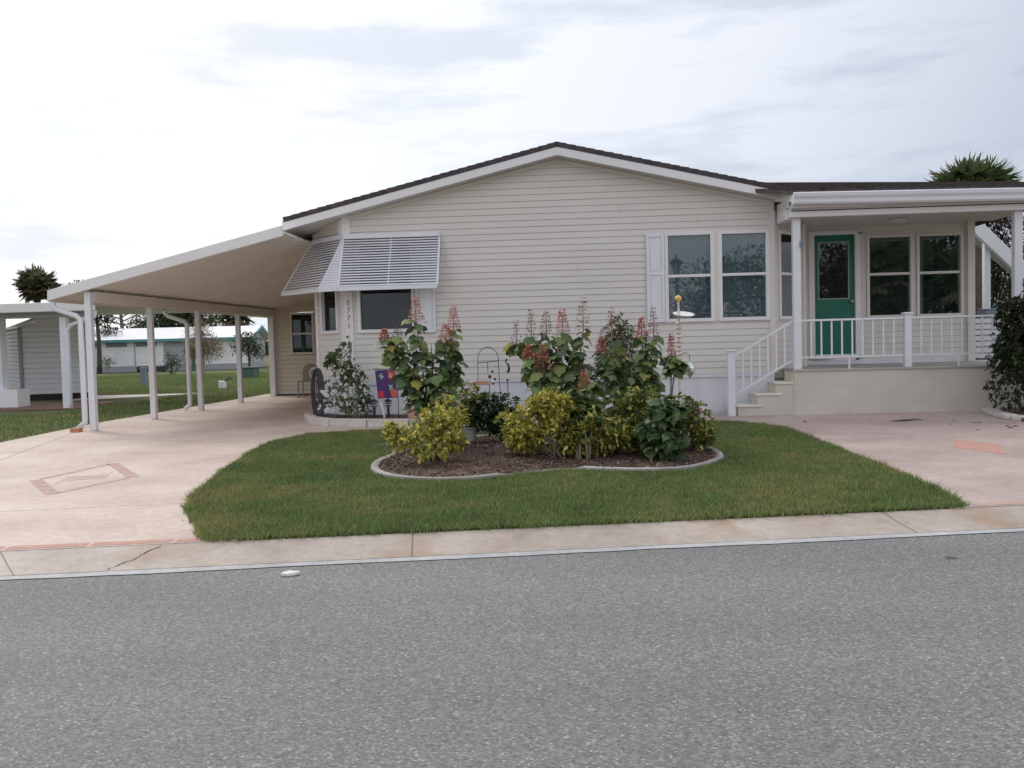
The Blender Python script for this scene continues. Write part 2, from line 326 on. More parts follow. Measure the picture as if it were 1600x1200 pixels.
# ================================================================== SETTING
KA = R(8.8); KE = Vector((math.cos(KA), math.sin(KA))); KN = Vector((-math.sin(KA), math.cos(KA)))   # along the kerb, away from the road
KP = Vector((-1.06, 6.01))
def kb(s, t): p = KP + KE * s + KN * t; return (p.x, p.y)
prof = [(-700, -.006), (-8.0, -.006), (-7.9, -.14), (-.1, -.14), (0, -.008), (60, -.008), (700, -.008)]
g = MB()
for (t0, z0), (t1, z1) in zip(prof[:-1], prof[1:]):
    g.quad(*[kb(s, t) + (z,) for s, t, z in ((-600, t0, z0), (600, t0, z0), (600, t1, z1), (-600, t1, z1))])
def groundmat():
    m, t, b = newmat('ground_grass'); nn = t.nodes.new; lk = t.links.new
    gcoord = nn('ShaderNodeTexCoord'); P = gcoord.outputs['Object']
    n1 = nn('ShaderNodeTexNoise'); n1.inputs['Scale'].default_value = .5; n1.inputs['Detail'].default_value = 9; n1.inputs['Roughness'].default_value = .7; lk(P, n1.inputs[0])
    r = nn('ShaderNodeValToRGB'); lk(n1.outputs[0], r.inputs[0]); el = r.color_ramp.elements
    el[0].position = .3; el[0].color = (.075, .105, .03, 1); el[1].position = .72; el[1].color = (.20, .18, .075, 1); q = el.new(.5); q.color = (.115, .135, .04, 1)
    n2 = nn('ShaderNodeTexNoise'); n2.inputs['Scale'].default_value = 22; n2.inputs['Detail'].default_value = 6; lk(P, n2.inputs[0])
    r2 = nn('ShaderNodeValToRGB'); lk(n2.outputs[0], r2.inputs[0]); r2.color_ramp.elements[0].position = .35; r2.color_ramp.elements[0].color = (.6, .6, .6, 1); r2.color_ramp.elements[1].position = .65; r2.color_ramp.elements[1].color = (1.25, 1.25, 1.2, 1)
    mm = nn('ShaderNodeMix'); mm.data_type = 'RGBA'; mm.blend_type = 'MULTIPLY'; mm.inputs[0].default_value = 1; lk(r.outputs[0], mm.inputs[6]); lk(r2.outputs[0], mm.inputs[7])
    lk(mm.outputs[2], b.inputs['Base Color']); b.inputs['Roughness'].default_value = .9
    bp = nn('ShaderNodeBump'); bp.inputs['Strength'].default_value = 1; bp.inputs['Distance'].default_value = .04; lk(n2.outputs[0], bp.inputs['Height']); lk(bp.outputs[0], b.inputs['Normal'])
    return m
M['ground'] = groundmat()
g.build('ground', M['ground'], kind='structure')
rd = MB(); rd.quad(*[kb(s, t) + (-.06,) for s, t in ((-300, -7.35), (300, -7.35), (300, -.53), (-300, -.53))])
rd.build('road', M['asphalt'], kind='structure')
kj = [(*kb(s, 0), KN.x, KN.y, .006) for s in (-4.9, .02, 3.25, 6.4, -8)] + [(-3.6, 5.61, .45, -.55, .005)]
M['kerb'] = concrete('kerb_concrete', (.34, .28, .235), (.45, .385, .335), (.54, .48, .425), kj, ((.36, .235, .15), (1.6, 1.2, 1)))
kr = MB()
for t0, z0, t1, z1 in ((-.46, -.050, -.24, -.034), (-.24, -.034, 0, 0.0)):
    kr.quad(*[kb(s, t) + (z,) for s, t, z in ((-300, t0, z0), (300, t0, z0), (300, t1, z1), (-300, t1, z1))])
kr.quad(*[kb(s, t) + (z,) for s, t, z in ((-300, -.46, -.08), (300, -.46, -.08), (300, -.46, -.05), (-300, -.46, -.05))])
kr.quad(*[kb(s, t) + (z,) for s, t, z in ((300, 0, -.06), (-300, 0, -.06), (-300, 0, 0), (300, 0, 0))])
kerb_ = kr.build('kerb', M['kerb'], kind='structure')
kz = lambda t: -.034 * (-t) / .24 if t > -.24 else -.034 - .016 * (-t - .24) / .22
ck = MB(); pv = None
for i in range(19):
    f = i / 18; x_ = -2.62 - .20 * f + random.uniform(-.012, .012); t_ = -.02 - .42 * f; w_ = .002 + .005 * abs(math.sin(f * 7.1)) + random.uniform(0, .002)
    sx = (x_ - KP.x) / KE.x; a_ = kb(sx - w_, t_); b_ = kb(sx + w_, t_); cur = [(*a_, kz(t_) + .0015), (*b_, kz(t_) + .0015)]
    if pv: ck.quad(pv[0], pv[1], cur[1], cur[0])
    pv = cur
ck.build('crack', mat('crack_dark', (.10, .085, .07), .9, .3, 30), kerb_)
M['edge_line'] = concrete('kerb_edge_line', (.34, .35, .365), (.46, .47, .48), (.56, .57, .58))
ke = MB()
for i in range(-60, 90):
    s0, s1 = i * .25, i * .25 + .25
    w0, w1 = [.545 + .008 * math.sin(s * 3.1) + .005 * math.sin(s * 11.7) for s in (s0, s1)]
    ke.quad(kb(s0, -w0) + (-.0555,), kb(s1, -w1) + (-.0555,), kb(s1, -.461) + (-.0525,), kb(s0, -.461) + (-.0525,))
ke.build('kerb_edge_line', M['edge_line'], kind='structure')

# driveways and path
M['drive'] = concrete('stained_driveway', (.50, .39, .325), (.61, .485, .415), (.69, .575, .505), [(-4.51, 7.04, 1.4, .25, .008), (-6.26, 10.7, 1.9, .34, .007), (-7.15, 12.12, -.96, 3.31, .010)])
M['pad'] = concrete('pink_parking_pad', (.39, .295, .262), (.49, .385, .35), (.57, .465, .43))
a = kb(-8.5, .002); b2 = kb(-1.1, .002)
dv = MB().slab([a, b2, (-2.7, 6.9), (-3.2, 8), (-3.6, 11), (-3.4, 13.0), (-2.2, 13.3), (-2.2, 15.0), (-3.6, 15.0), (-4.3, 15.7), (-4.3, 24.2), (-8.02, 24.3), (-8.25, 15.9), (-8.02, 12.6), (-8.3, 9)], -.04, .004)
drive = dv.build('driveway', M['drive'], kind='structure')
c1 = kb(3.75, .002); c2 = kb(11.5, .002)
pad = MB().slab([c1, c2, (10.4, 14.6), (2.3, 14.95), (2.3, 12.9), (2.75, 12.2), (2.75, 8)], -.04, .006).build('parking_pad', M['pad'], kind='structure')
MB().slab([(-2.2, 13.3), (1.9, 13.1), (2.3, 13.0), (2.3, 14.97), (-2.2, 14.97)], -.04, .002).build('walkway', M['pad'], kind='structure')
# medallion inlay on the left driveway
md = MB(); mc = [Vector(p) for p in ((-5.26, 8.73), (-4.55, 7.80), (-4.27, 8.91), (-5.08, 10.08))]
cen = sum(mc, Vector((0, 0))) / 4
def strip(a, b, w, z, mb):
    a = Vector(a); b = Vector(b); d = (b - a).normalized(); n = Vector((-d.y, d.x)) * w / 2
    mb.quad((a.x - n.x, a.y - n.y, z), (b.x - n.x, b.y - n.y, z), (b.x + n.x, b.y + n.y, z), (a.x + n.x, a.y + n.y, z))
for i in range(4):
    p, q = mc[i], mc[(i + 1) % 4]; d = (q - p); l_ = d.length; w = .12 if i in (0, 2) else .07; nseg = 2 if i in (1, 3) else 4; e0 = .0 if i in (0, 2) else .12 / l_
    ins = (cen - (p + q) / 2).normalized() * w * .5
    for k in range(nseg):
        f0 = e0 + (1 - 2 * e0) * k / nseg + .012; f1 = e0 + (1 - 2 * e0) * (k + 1) / nseg - .012
        strip(p + d * f0 + ins, p + d * f1 + ins, w, .0058, md)
m01 = (mc[0] + mc[1]) / 2; m23 = (mc[2] + mc[3]) / 2; ax = (m23 - m01); ay = (mc[1] - mc[0]).normalized()
for off, amp in ((-.10, .75), (0, 1.15), (.10, .75)):
    n0 = len(md.v); K_ = 24
    for k in range(K_ + 1):
        t = -1 + 2 * k / K_; w = .024 * (1 - .75 * abs(t) ** 2)
        q = cen + ax * (t * .30 * amp) + ay * (math.sin(t * amp * 2.8) * .15 + off * 1.25)
        md.v += [(q.x - ay.x * w, q.y - ay.y * w, .0058), (q.x + ay.x * w, q.y + ay.y * w, .0058)]
    for k in range(K_): md.f.append((n0 + 2 * k, n0 + 2 * k + 2, n0 + 2 * k + 3, n0 + 2 * k + 1))
md.build('medallion_inlay', M['tile_pale'], drive)
bb = MB(); s = -8.4
while s < -1.25:
    bb.quad(*[kb(q, t) + (.0058,) for q, t in ((s, .03), (s + .5, .03), (s + .5, .13), (s, .13))]); s += .53
bb.build('brick_border', M['tile'], drive)
bb = MB(); s = 3.95
while s < 9:
    bb.quad(*[kb(q, t) + (.0078,) for q, t in ((s, .03), (s + .5, .03), (s + .5, .12), (s, .12))]); s += .53
bb.build('brick_border', M['tile_pale'], pad)
mr = MB(); mr.quad(*[p + (.0078,) for p in ((4.06, 10.0), (4.28, 9.36), (4.58, 10.09), (4.37, 10.83))]); mr.build('diamond_inlay', M['tile'], pad)

# lawn
def smooth_poly(pts, n=6):
    out_ = []; k = len(pts)
    for i in range(k):
        p0, p1, p2, p3 = [Vector(pts[(i + j) % k]) for j in (-1, 0, 1, 2)]
        for q in range(n):
            t = q / n; out_.append(tuple(.5 * ((2 * p1) + (p2 - p0) * t + (2 * p0 - 5 * p1 + 4 * p2 - p3) * t * t + (3 * p1 - p0 - 3 * p2 + p3) * t ** 3)))
    return out_
kx = lambda X, t: tuple(KP + KE * ((X - KP.x) / KE.x) + KN * t)
lawn = [kx(-2.36, .03), kx(-1, .02), kx(1, .02), kx(2.76, .03), (2.83, 7.2), (2.86, 8.27), (2.85, 10.2), (2.84, 12.2), (2.7, 12.8), (2.42, 13.3), (2.05, 13.48), (.4, 13.3), (-1.2, 13.25), (-2.35, 13.3), (-3.01, 13.16), (-3.6, 12.85), (-3.85, 12.0), (-3.78, 10.95), (-3.42, 8.81), (-3.14, 7.51), (-2.93, 6.92), (-2.6, 6.3)]
ring = smooth_poly([(-1.93, 9.07), (-1.75, 8.61), (-1.45, 8.3), (-1.14, 8.19), (-.86, 8.24), (-.59, 8.44), (-.24, 8.70), (.06, 8.77), (.36, 8.65), (.65, 8.57), (1.01, 8.61), (1.28, 8.88), (1.5, 9.32), (1.53, 9.95), (1.36, 10.5), (.8, 11.3), (0, 11.8), (-.8, 12.0), (-1.5, 11.5), (-1.8, 10.6), (-1.97, 9.7)], 4)
def inside(P, poly):
    x, y = P[:, 0], P[:, 1]; c = np.zeros(len(P), bool); n = len(poly)
    for i in range(n):
        x1, y1 = poly[i]; x2, y2 = poly[(i + 1) % n]
        if y1 == y2: continue
        c ^= ((y1 > y) != (y2 > y)) & (x < (x2 - x1) * (y - y1) / (y2 - y1) + x1)
    return c
M['thatch'] = mat('lawn_thatch', (.07, .085, .03), .95, .35, 14, .6, 60)
MB().slab(lawn, -.03, .012).build('lawn_soil', M['thatch'], kind='structure')
def vnoise(P, sc, seed):
    r = np.random.default_rng(seed); G = r.random((64, 64)); q = P * sc; i = np.floor(q).astype(int); f = q - i; f = f * f * (3 - 2 * f)
    g_ = lambda a, b: G[(i[:, 0] + a) % 64, (i[:, 1] + b) % 64]
    return (g_(0, 0) * (1 - f[:, 0]) + g_(1, 0) * f[:, 0]) * (1 - f[:, 1]) + (g_(0, 1) * (1 - f[:, 0]) + g_(1, 1) * f[:, 0]) * f[:, 1]
def grass(P, h, w, z0):
    n = len(P); nz_ = .6 * vnoise(P, 1.3, 1) + .4 * vnoise(P, 4.5, 2)
    base = np.array([.165, .232, .070]); yel = np.array([.30, .285, .11]); dk = np.array([.10, .155, .055])
    t = np.clip((nz_ - .50) * 2.2, 0, .8)[:, None]; u = np.clip((.45 - nz_) * 3, 0, 1)[:, None]
    col = base * (1 - t) + yel * t; col = col * (1 - .6 * u) + dk * .6 * u
    br = rng.random(n) < (.035 + .10 * t[:, 0]); col[br] = np.array([.34, .27, .13])
    col *= (1 + rng.normal(0, .30, (n, 1))); col = np.clip(col, .01, 1)
    th = rng.random(n) * 6.283; hh = h * (.55 + .75 * rng.random(n)) * (.8 + .5 * vnoise(P, 9, 4)); lean = rng.normal(0, .55, (n, 2)) * hh[:, None]
    V = np.empty((n, 3, 3)); sd = np.stack([np.cos(th), np.sin(th)], 1) * w / 2
    V[:, 0, :2] = P - sd; V[:, 1, :2] = P + sd; V[:, :2, 2] = z0; V[:, 2, :2] = P + lean; V[:, 2, 2] = z0 + hh
    Fa = np.arange(n * 3).reshape(-1, 3); return V.reshape(-1, 3), Fa, np.repeat(col, 3, axis=0)
P = rng.uniform((-4, 5.6), (3, 13.6), (640000, 2)); keep = inside(P, lawn) & ~inside(P, ring)
P = P[keep]; dens = rng.random(len(P)) < np.clip(1.25 - (P[:, 1] - 6) * .09, .45, 1); P = P[dens]
V, Fa, C = grass(P, .030, .0065, .010)
# ragged fringe hanging over the edges
fr_ = []
for i in range(len(lawn)):
    a_, b_ = np.array(lawn[i]), np.array(lawn[(i + 1) % len(lawn)]); l = np.linalg.norm(b_ - a_); k = int(l * 420)
    t = rng.random(k)[:, None]; nrm = np.array([(b_ - a_)[1], -(b_ - a_)[0]]) / l
    fr_.append(a_ + (b_ - a_) * t + nrm * (np.abs(rng.normal(0, .014, (k, 1))) * (.4 + 1.6 * vnoise(a_ + (b_ - a_) * t, 7, 9)[:, None])))
f2 = grass(np.concatenate(fr_), .045, .008, .0)
V, Fa, C = merge([(V, Fa, C), f2])
npmesh('lawn_grass', V, Fa, C, M['grass'], kind='stuff', label='short green lawn with yellowish patches between the two driveways', cat='grass')
P = rng.uniform((-26, 9), (-8.0, 46), (360000, 2)); P = P[(P[:, 0] < -8.02) & ~((P[:, 0] < -10.6) & (P[:, 1] < 25.4) & (P[:, 1] > 18.2))]
edge_x = np.interp(P[:, 1], (9, 12.6, 15.9, 24), (-8.3, -8.02, -8.25, -8.02)); P = P[P[:, 0] < edge_x - .0]
P = P[(np.abs(P[:, 0]) / P[:, 1]) < .64]
V, Fa, C = grass(P, .05, .014, -.01)
npmesh('side_lawn_grass', V, Fa, C, M['grass'], kind='stuff', label='grass beyond the carport running back to the neighbouring houses', cat='grass')

# planting island
def mulchmat():
    m = mat('wood_mulch', (.115, .07, .055), .95, .5, 30, 1, 45); return m
M['mulch'] = mulchmat()
mu = MB(); nr = 7; k = len(ring); cx, cy = -.2, 10.2
for j in range(nr + 1):
    f = j / nr
    for x, y in ring: 
        z = .02 + .07 * (1 - f) ** .8 + random.uniform(0, .012) * (f < 1); mu.v.append((cx + (x - cx) * max(f, .02), cy + (y - cy) * max(f, .02), z))
for j in range(nr):
    for i in range(k): mu.f.append((j * k + i, j * k + (i + 1) % k, (j + 1) * k + (i + 1) % k, (j + 1) * k + i))
mu.build('mulch_bed', M['mulch'], kind='structure')
def chips(poly, n, z0, lim, sz=(.02, .07)):
    (x0, y0, x1, y1) = lim; P = rng.uniform((x0, y0), (x1, y1), (n * 2, 2)); P = P[inside(P, poly)][:n]; n = len(P)
    D = rng.normal(0, 1, (n, 3)); D[:, 2] *= .25
    P3 = np.column_stack([P, z0(P) + rng.random(n) * .012])
    col = pick([(5, .14, .085, .065), (3, .07, .045, .04), (2, .26, .18, .13), (1, .36, .29, .23)], n, .2)
    return leaves(T_DIA, P3, D, rng.uniform(*sz, n), rng.uniform(.008, .022, n), col)
def zr(P):
    d = np.linalg.norm(P - np.array([cx, cy]), axis=1); return .035 + .06 * np.clip(1 - d / 1.9, 0, 1)
V, Fa, C = chips(ring, 15000, zr, (-2, 8.1, 1.6, 11.9))
npmesh('mulch_chips', V, Fa, C, M['leaf'], kind='stuff', label='brown wood mulch covering the planting island', cat='mulch')
ed = MB(); gap = [(-.40, 8.47, .28)]
ro = [Vector(p) for p in ring]; c_ = Vector((cx, cy))
K2 = len(ring)
for i in range(K2):
    p, q = ro[i], ro[(i + 1) % K2]
    def prof_at(p, idx):
        t = (ro[(idx + 1) % K2] - ro[idx - 1]).normalized(); n = Vector((t.y, -t.x)); return n
    n1_, n2_ = prof_at(p, i), prof_at(q, (i + 1) % K2); w = .048
    hgt = .03 if (-.62 < p.x < .1 and p.y < 9) else .052
    hg2 = .03 if (-.62 < q.x < .1 and q.y < 9) else .052
    pts = lambda p, n, h: [(*(p - n * w), 0), (*(p - n * w * .75), h * .85), (*(p), h), (*(p + n * w * .75), h * .85), (*(p + n * w), 0)]
    A_, B_ = pts(p, n1_, hgt), pts(q, n2_, hg2)
    for j in range(4): ed.quad(A_[j], B_[j], B_[j + 1], A_[j + 1])
ed.build('island_edging', M['edging'], smooth=True, label='low rounded concrete edging curving around the mulched planting island', cat='edging')

# ================================================================== HOUSE
H = empty('mobile_home', (-.1, 15.0, 0), 'cream sided single storey home with brown shingle gable roof, green door and railed porch', 'house')
PITCH = .2346; RX = -.08; RZ = 4.315
rz = lambda x: RZ - PITCH * abs(x - RX)
def siding(fr, lim, z0, z1, holes, zb, name, m, parent, p=.1016, base=0.0, lip=.0125):
    mb = MB(); zs = set(zb) | {z0, z1}
    z = z0; 
    nrow = int((z1 - z0) / p) + 2
    for i in range(nrow):
        zs.add(z0 + i * p); zs.add(z0 + i * p - .006)
    for h in holes: zs.add(h[2]); zs.add(h[3])
    zs = sorted(q for q in zs if z0 - 1e-6 <= q <= z1 + 1e-6)
    def dep(z, upper):   # outward offset
        f = ((z - z0) / p) % 1.0
        if upper and f < 1e-4: f = 1.0
        if f > .935: return base - .003
        return base + lip - (lip - .003) * f
    for za, zb_ in zip(zs[:-1], zs[1:]):
        if zb_ - za < 1e-5: continue
        zm = (za + zb_) / 2; f = ((zm - z0) / p) % 1
        if f > .94: da = db = base - .003
        else:
            fa = max(0, ((za - z0) / p) - math.floor((zm - z0) / p)); fb = ((zb_ - z0) / p) - math.floor((zm - z0) / p)
            da = base + lip - (lip - .003) * fa; db = base + lip - (lip - .003) * fb
        la, lb = lim(za), lim(zb_); cuts = [(-1e9, 1e9)]
        for h in holes:
            if h[2] < zm < h[3]:
                nc = []
                for a0, a1 in cuts:
                    if h[0] > a0: nc.append((a0, min(a1, h[0])))
                    if h[1] < a1: nc.append((max(a0, h[1]), a1))
                cuts = [c for c in nc if c[1] - c[0] > 1e-4]
        for a0, a1 in cuts:
            x0, x1, x2, x3 = max(la[0], a0), min(la[1], a1), min(lb[1], a1), max(lb[0], a0)
            if x1 - x0 < 1e-4 and x2 - x3 < 1e-4: continue
            mb.quad(FP(fr, x0, da, za), FP(fr, max(x1, x0), da, za), FP(fr, max(x2, x3), db, zb_), FP(fr, x3, db, zb_))
            if abs(((za - z0) / p) - round((za - z0) / p)) < 1e-3 and f <= .94: mb.quad(FP(fr, x0, base - .003, za), FP(fr, max(x1, x0), base - .003, za), FP(fr, max(x1, x0), da, za), FP(fr, x0, da, za))
    return mb.build(name, m, parent)
def window(fr, u0, u1, z0, z1, parent, split=None, blind=None, gl='glass', cas=.055, fm='trim', lab=None, curtain=None):
    """u0..z1 is the glass opening; frame stands round it"""
    f = MB(); c = cas
    f.fbox(fr, u0 - c, u0, -.06, .035, z0 - c, z1 + c); f.fbox(fr, u1, u1 + c, -.06, .035, z0 - c, z1 + c)
    f.fbox(fr, u0, u1, -.06, .035, z1, z1 + c); f.fbox(fr, u0, u1, -.06, .045, z0 - c, z0)
    fo = f.build('window', M[fm], parent, bevel=.004)
    if lab: fo['label'] = lab
    zz = [(z0, z1)]
    if split:
        MB().fbox(fr, u0, u1, -.04, .012, split - .022, split + .022).build('meeting_rail', M[fm], fo, bevel=.003)
        zz = [(z0, split - .022), (split + .022, z1)]
    for i, (a_, b_) in enumerate(zz):
        MB().fbox(fr, u0 + .001, u1 - .001, -.026 - .006 * (1 - i), -.022 - .006 * (1 - i), a_, b_).build('pane', M[gl], fo)
    if blind:
        bl = MB(); u = u0 + .005
        while u < u1 - .02:
            bl.quad(FP(fr, u, -.115, z0 - .02), FP(fr, u + .075, -.07, z0 - .02), FP(fr, u + .075, -.07, z1 + .02), FP(fr, u, -.115, z1 + .02)); u += .085 * blind
        bl.build('vertical_blind', M['blind'], fo)
    return fo
FW = frame(0, 15.0, 0)         # front gable wall, u = world x
Z_SK = .64
holeW = [(1.59, 2.37, 1.48, 2.91), (2.44, 3.235, 1.48, 2.91), (-3.39, -2.44, 1.44, 2.92)]
ZE = rz(-3.57) - .16; ZE2 = rz(3.3) - .16
def limF(z):
    l = -3.57; r_ = 3.3; zt = RZ - .14
    if z > ZE: l = RX - (zt - z) / PITCH if z < zt else RX
    if z > ZE2: r_ = RX + (zt - z) / PITCH if z < zt else RX
    return (max(l, -3.57), min(r_, 3.3))
siding(FW, limF, Z_SK, RZ - .145, holeW, [ZE, ZE2], 'front_wall', M['siding'], H)
window(FW, 1.645, 2.315, 1.535, 2.855, H, 2.215, .93)
window(FW, 2.495, 3.18, 1.535, 2.855, H, 2.215, .93)
window(FW, -3.335, -2.495, 1.495, 2.865, H, None, 1.0, 'dkglass')
MB().fbox(FW, 2.37, 2.44, -.03, .03, 1.49, 2.9).build('mullion_panel', M['cream_trim'], H)
def shutter(u0, u1, z0, z1):
    s_ = MB(); s_.fbox(FW, u0, u1, .018, .036, z0, z1)
    w = .045; zm = z0 + (z1 - z0) * .55
    for a_, b_, c_, d_ in ((u0, u0 + w, z0, z1), (u1 - w, u1, z0, z1), (u0 + w, u1 - w, z0, z0 + w), (u0 + w, u1 - w, z1 - w, z1), (u0 + w, u1 - w, zm - w / 2, zm + w / 2)): s_.fbox(FW, a_, b_, .036, .052, c_, d_)
    for a_, b_ in ((z0 + w * 1.6, zm - w * 1.1), (zm + w * 1.1, z1 - w * 1.6)): s_.fbox(FW, u0 + w * 1.5, u1 - w * 1.5, .036, .046, a_, b_)
    s_.build('shutter', M['alu'], H, bevel=.004)
shutter(1.30, 1.585, 1.485, 2.885); shutter(-2.43, -2.10, 1.42, 2.86)
for i_, (u_, row) in enumerate([(-.9, 3), (.75, 8), (-1.3, 12), (.2, 16), (-.4, 21), (.9, 25), (-1.9, 18), (2.1, 23), (-.2, 29)]):
    MB().fbox(FW, u_, u_ + .004, .001, .0165, Z_SK + row * .1016 + .002, Z_SK + (row + 2) * .1016 - .01).build('panel_seam', M['cream_trim'], H)
# corner boards
def post_board(fr, u0, u1, z0, z1, m='cream_trim', d=.032, nm='corner_board'):
    MB().fbox(fr, u0, u1, -.01, d, z0, z1).build(nm, M[m], H, bevel=.004)
FL = frame(-4.25, 15.68, -45); LL = .962
FR = frame(3.3, 15.0, 45); LR = .92
post_board(FW, -3.60, -3.46, Z_SK, rz(-3.5) - .17, 'trim'); post_board(FW, 3.235, 3.32, Z_SK, rz(3.3) - .17)
post_board(FL, LL - .13, LL + .0, Z_SK, 3.3, 'trim'); post_board(FL, 0, .08, Z_SK, 3.15, 'trim')
post_board(FR, 0, .09, Z_SK, 3.2); post_board(FR, LR - .08, LR, Z_SK, 3.05)
siding(FL, lambda z: (0.06, LL - .1), Z_SK, 3.4, [(.165, .725, 1.44, 2.9)], [], 'angled_wall', M['siding'], H)
window(FL, .22, .67, 1.50, 2.85, H, None, None, 'dkglass')
siding(FR, lambda z: (0.07, LR - .06), Z_SK, 3.45, [(.125, .755, 1.48, 2.9)], [], 'angled_wall', M['siding'], H)
window(FR, .18, .70, 1.535, 2.85, H, 2.215, 1.0)
# skirting
sk = MB(); sk.fbox(FW, -3.575, 3.3, -.03, -.012, -.02, Z_SK - .004); sk.fbox(FL, 0, LL, -.03, -.012, -.02, Z_SK - .004)
sk.fbox(FW, -3.575, 3.3, -.012, .012, Z_SK - .05, Z_SK - .004)
sk.build('skirting', M['skirt'], H)
x = -3.4
while x < 3.3: MB().fbox(FW, x, x + .012, -.012, -.004, 0, Z_SK - .05).build('skirting_rib', M['skirt'], H); x += .42
# side and hidden walls
FSide = (-4.25, 24.3, 0.0, -1.0)     # u runs from back to front, outward = -x
siding(FSide, lambda z: (0, 8.62), .1, 3.25, [], [], 'side_wall', M['siding_shed'], H)
MB().box(-4.22, -4.20, 15.75, 27, 0, 3.2).box(6.9, 6.92, 16.45, 27, 0, 3.6).box(-4.2, 6.9, 26.9, 27, 0, 3.2).build('rear_wall', M['siding'], H)
# shed room at the back of the carport
FS = frame(-7.62, 23.5, 0)
siding(FS, lambda z: (.05, 3.37), .04, 3.0, [(.55, 1.17, 1.04, 2.13)], [], 'utility_wall', M['siding_shed'], H, .11, 0, .034)
MB().fbox(FS, -.03, .09, -.1, .03, 0, 2.2).build('corner_board', M['cream_trim'], H, bevel=.004)
MB().fbox(FS, 0, 3.37, -.01, .006, 0, .04).build('base_strip', M['dark'], H)
window(FS, .60, 1.12, 1.10, 2.07, H, 1.58, 1.0, 'dkglass', .05, 'cream_trim')
MB().box(-7.60, -7.56, 23.52, 27, 0, 2.1).box(-7.6, -4.3, 26.9, 26.95, 0, 2.1).box(-7.5, -4.3, 23.9, 23.92, 0, 2.1).build('utility_side_wall', M['siding_shed'], H)
# roof: lapped shingle courses
def shingled(P0, P1, P2, P3, name, m, th=.05, course=.145, clip=None):
    """quad: P0-P1 along the eave, P3-P2 along the ridge"""
    P0, P1, P2, P3 = map(Vector, (P0, P1, P2, P3)); n = ((P1 - P0).cross(P3 - P0)).normalized()
    if n.z < 0: n = -n
    L_ = ((P3 - P0).length + (P2 - P1).length) / 2; k = max(2, int(L_ / course)); mb = MB()
    for i in range(k):
        f0, f1 = i / k, (i + 1) / k
        a_, b_ = P0.lerp(P3, f0), P1.lerp(P2, f0); c_, d_ = P1.lerp(P2, f1), P0.lerp(P3, f1)
        o0, o1 = n * .034, n * .024; bt = n * -th
        mb.hexa([a_ + bt, b_ + bt, c_ + bt, d_ + bt, a_ + o0, b_ + o0, c_ + o1, d_ + o1])
    return mb.build(name, m, H)
YF, YB = 14.68, 27.0
XL, XR = -4.47, 3.42
shingled((XL, YF, rz(XL)), (XL, YB, rz(XL)), (RX, YB, RZ), (RX, YF, RZ), 'roof', M['shingle'])
shingled((XR, YF, rz(XR)), (XR, YB, rz(XR)), (RX, YB, RZ), (RX, YF, RZ), 'roof', M['shingle'])
rc = MB(); y = YF - .01
while y < YB: rc.quad((RX - .14, y, rz(RX - .14) + .022), (RX, y, RZ + .03), (RX, y + .24, RZ + .022), (RX - .14, y + .24, rz(RX - .14) + .018)); rc.quad((RX, y, RZ + .03), (RX + .14, y, rz(RX + .14) + .022), (RX + .14, y + .24, rz(RX + .14) + .018), (RX, y + .24, RZ + .022)); y += .23
rc.build('ridge_cap', M['shingle'], H)
vt = MB(); vt.lathe((.62, 15.9, rz(.62) - .02), [(.07, 0), (.07, .10), (.12, .11), (.11, .16), (.05, .19)], 12); vt.build('roof_vent', M['black'], H)
# porch roof (hip over the porch)
PY0 = 14.08
shingled((3.40, PY0, 3.335), (7.9, PY0, 3.27), (7.9, 17.2, 3.83), (1.2, 17.2, 4.05), 'porch_roof', M['shingle_weathered'], .03)
MB().quad((7.9, PY0, 3.25), (7.9, 20.4, 3.2), (7.9, 17.2, 3.75)).quad((1.35, 17.2, 3.95), (7.9, 17.2, 3.75), (7.9, 20.4, 3.2), (3.5, 20.4, 3.2)).build('porch_roof', M['shingle_weathered'], H)
MB().box(XL - .02, XL - .001, YF + .02, YB, 2.96, rz(XL) - .02).build('eave_fascia', M['cream_trim'], H)
# rakes (white fascia) following the gable
rk = MB()
for x0, x1 in ((XL, RX), (RX, XR)):
    za, zb_ = rz(x0) - .05, rz(x1) - .05
    rk.hexa([(x0, YF + .005, za - .125), (x1, YF + .005, zb_ - .125), (x1, YF + .03, zb_ - .125), (x0, YF + .03, za - .125), (x0, YF + .005, za), (x1, YF + .005, zb_), (x1, YF + .03, zb_), (x0, YF + .03, za)])
rk.build('rake_board', M['trim'], H)
rs = MB()
for x0, x1 in ((XL, RX), (RX, XR)):
    za, zb_ = rz(x0) - .15, rz(x1) - .15
    rs.hexa([(x0, YF + .032, za - .02), (x1, YF + .032, zb_ - .02), (x1, 15.9 if x0 < -1 else 15.0, zb_ - .02), (x0, 15.9 if x0 < -1 else 15.0, za - .02), (x0, YF + .032, za), (x1, YF + .032, zb_), (x1, 15.9 if x0 < -1 else 15.0, zb_), (x0, 15.9 if x0 < -1 else 15.0, za)])
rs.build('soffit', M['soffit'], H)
fz = MB()
for x0, x1 in ((-3.5, RX), (RX, 3.3)):
    za, zb_ = rz(x0) - .235, rz(x1) - .235
    fz.hexa([(x0, 14.965, za), (x1, 14.965, zb_), (x1, 14.99, zb_), (x0, 14.99, za), (x0, 14.965, za + .06), (x1, 14.965, zb_ + .06), (x1, 14.99, zb_ + .06), (x0, 14.99, za + .06)])
fz.build('frieze_trim', M['cream_trim'], H)
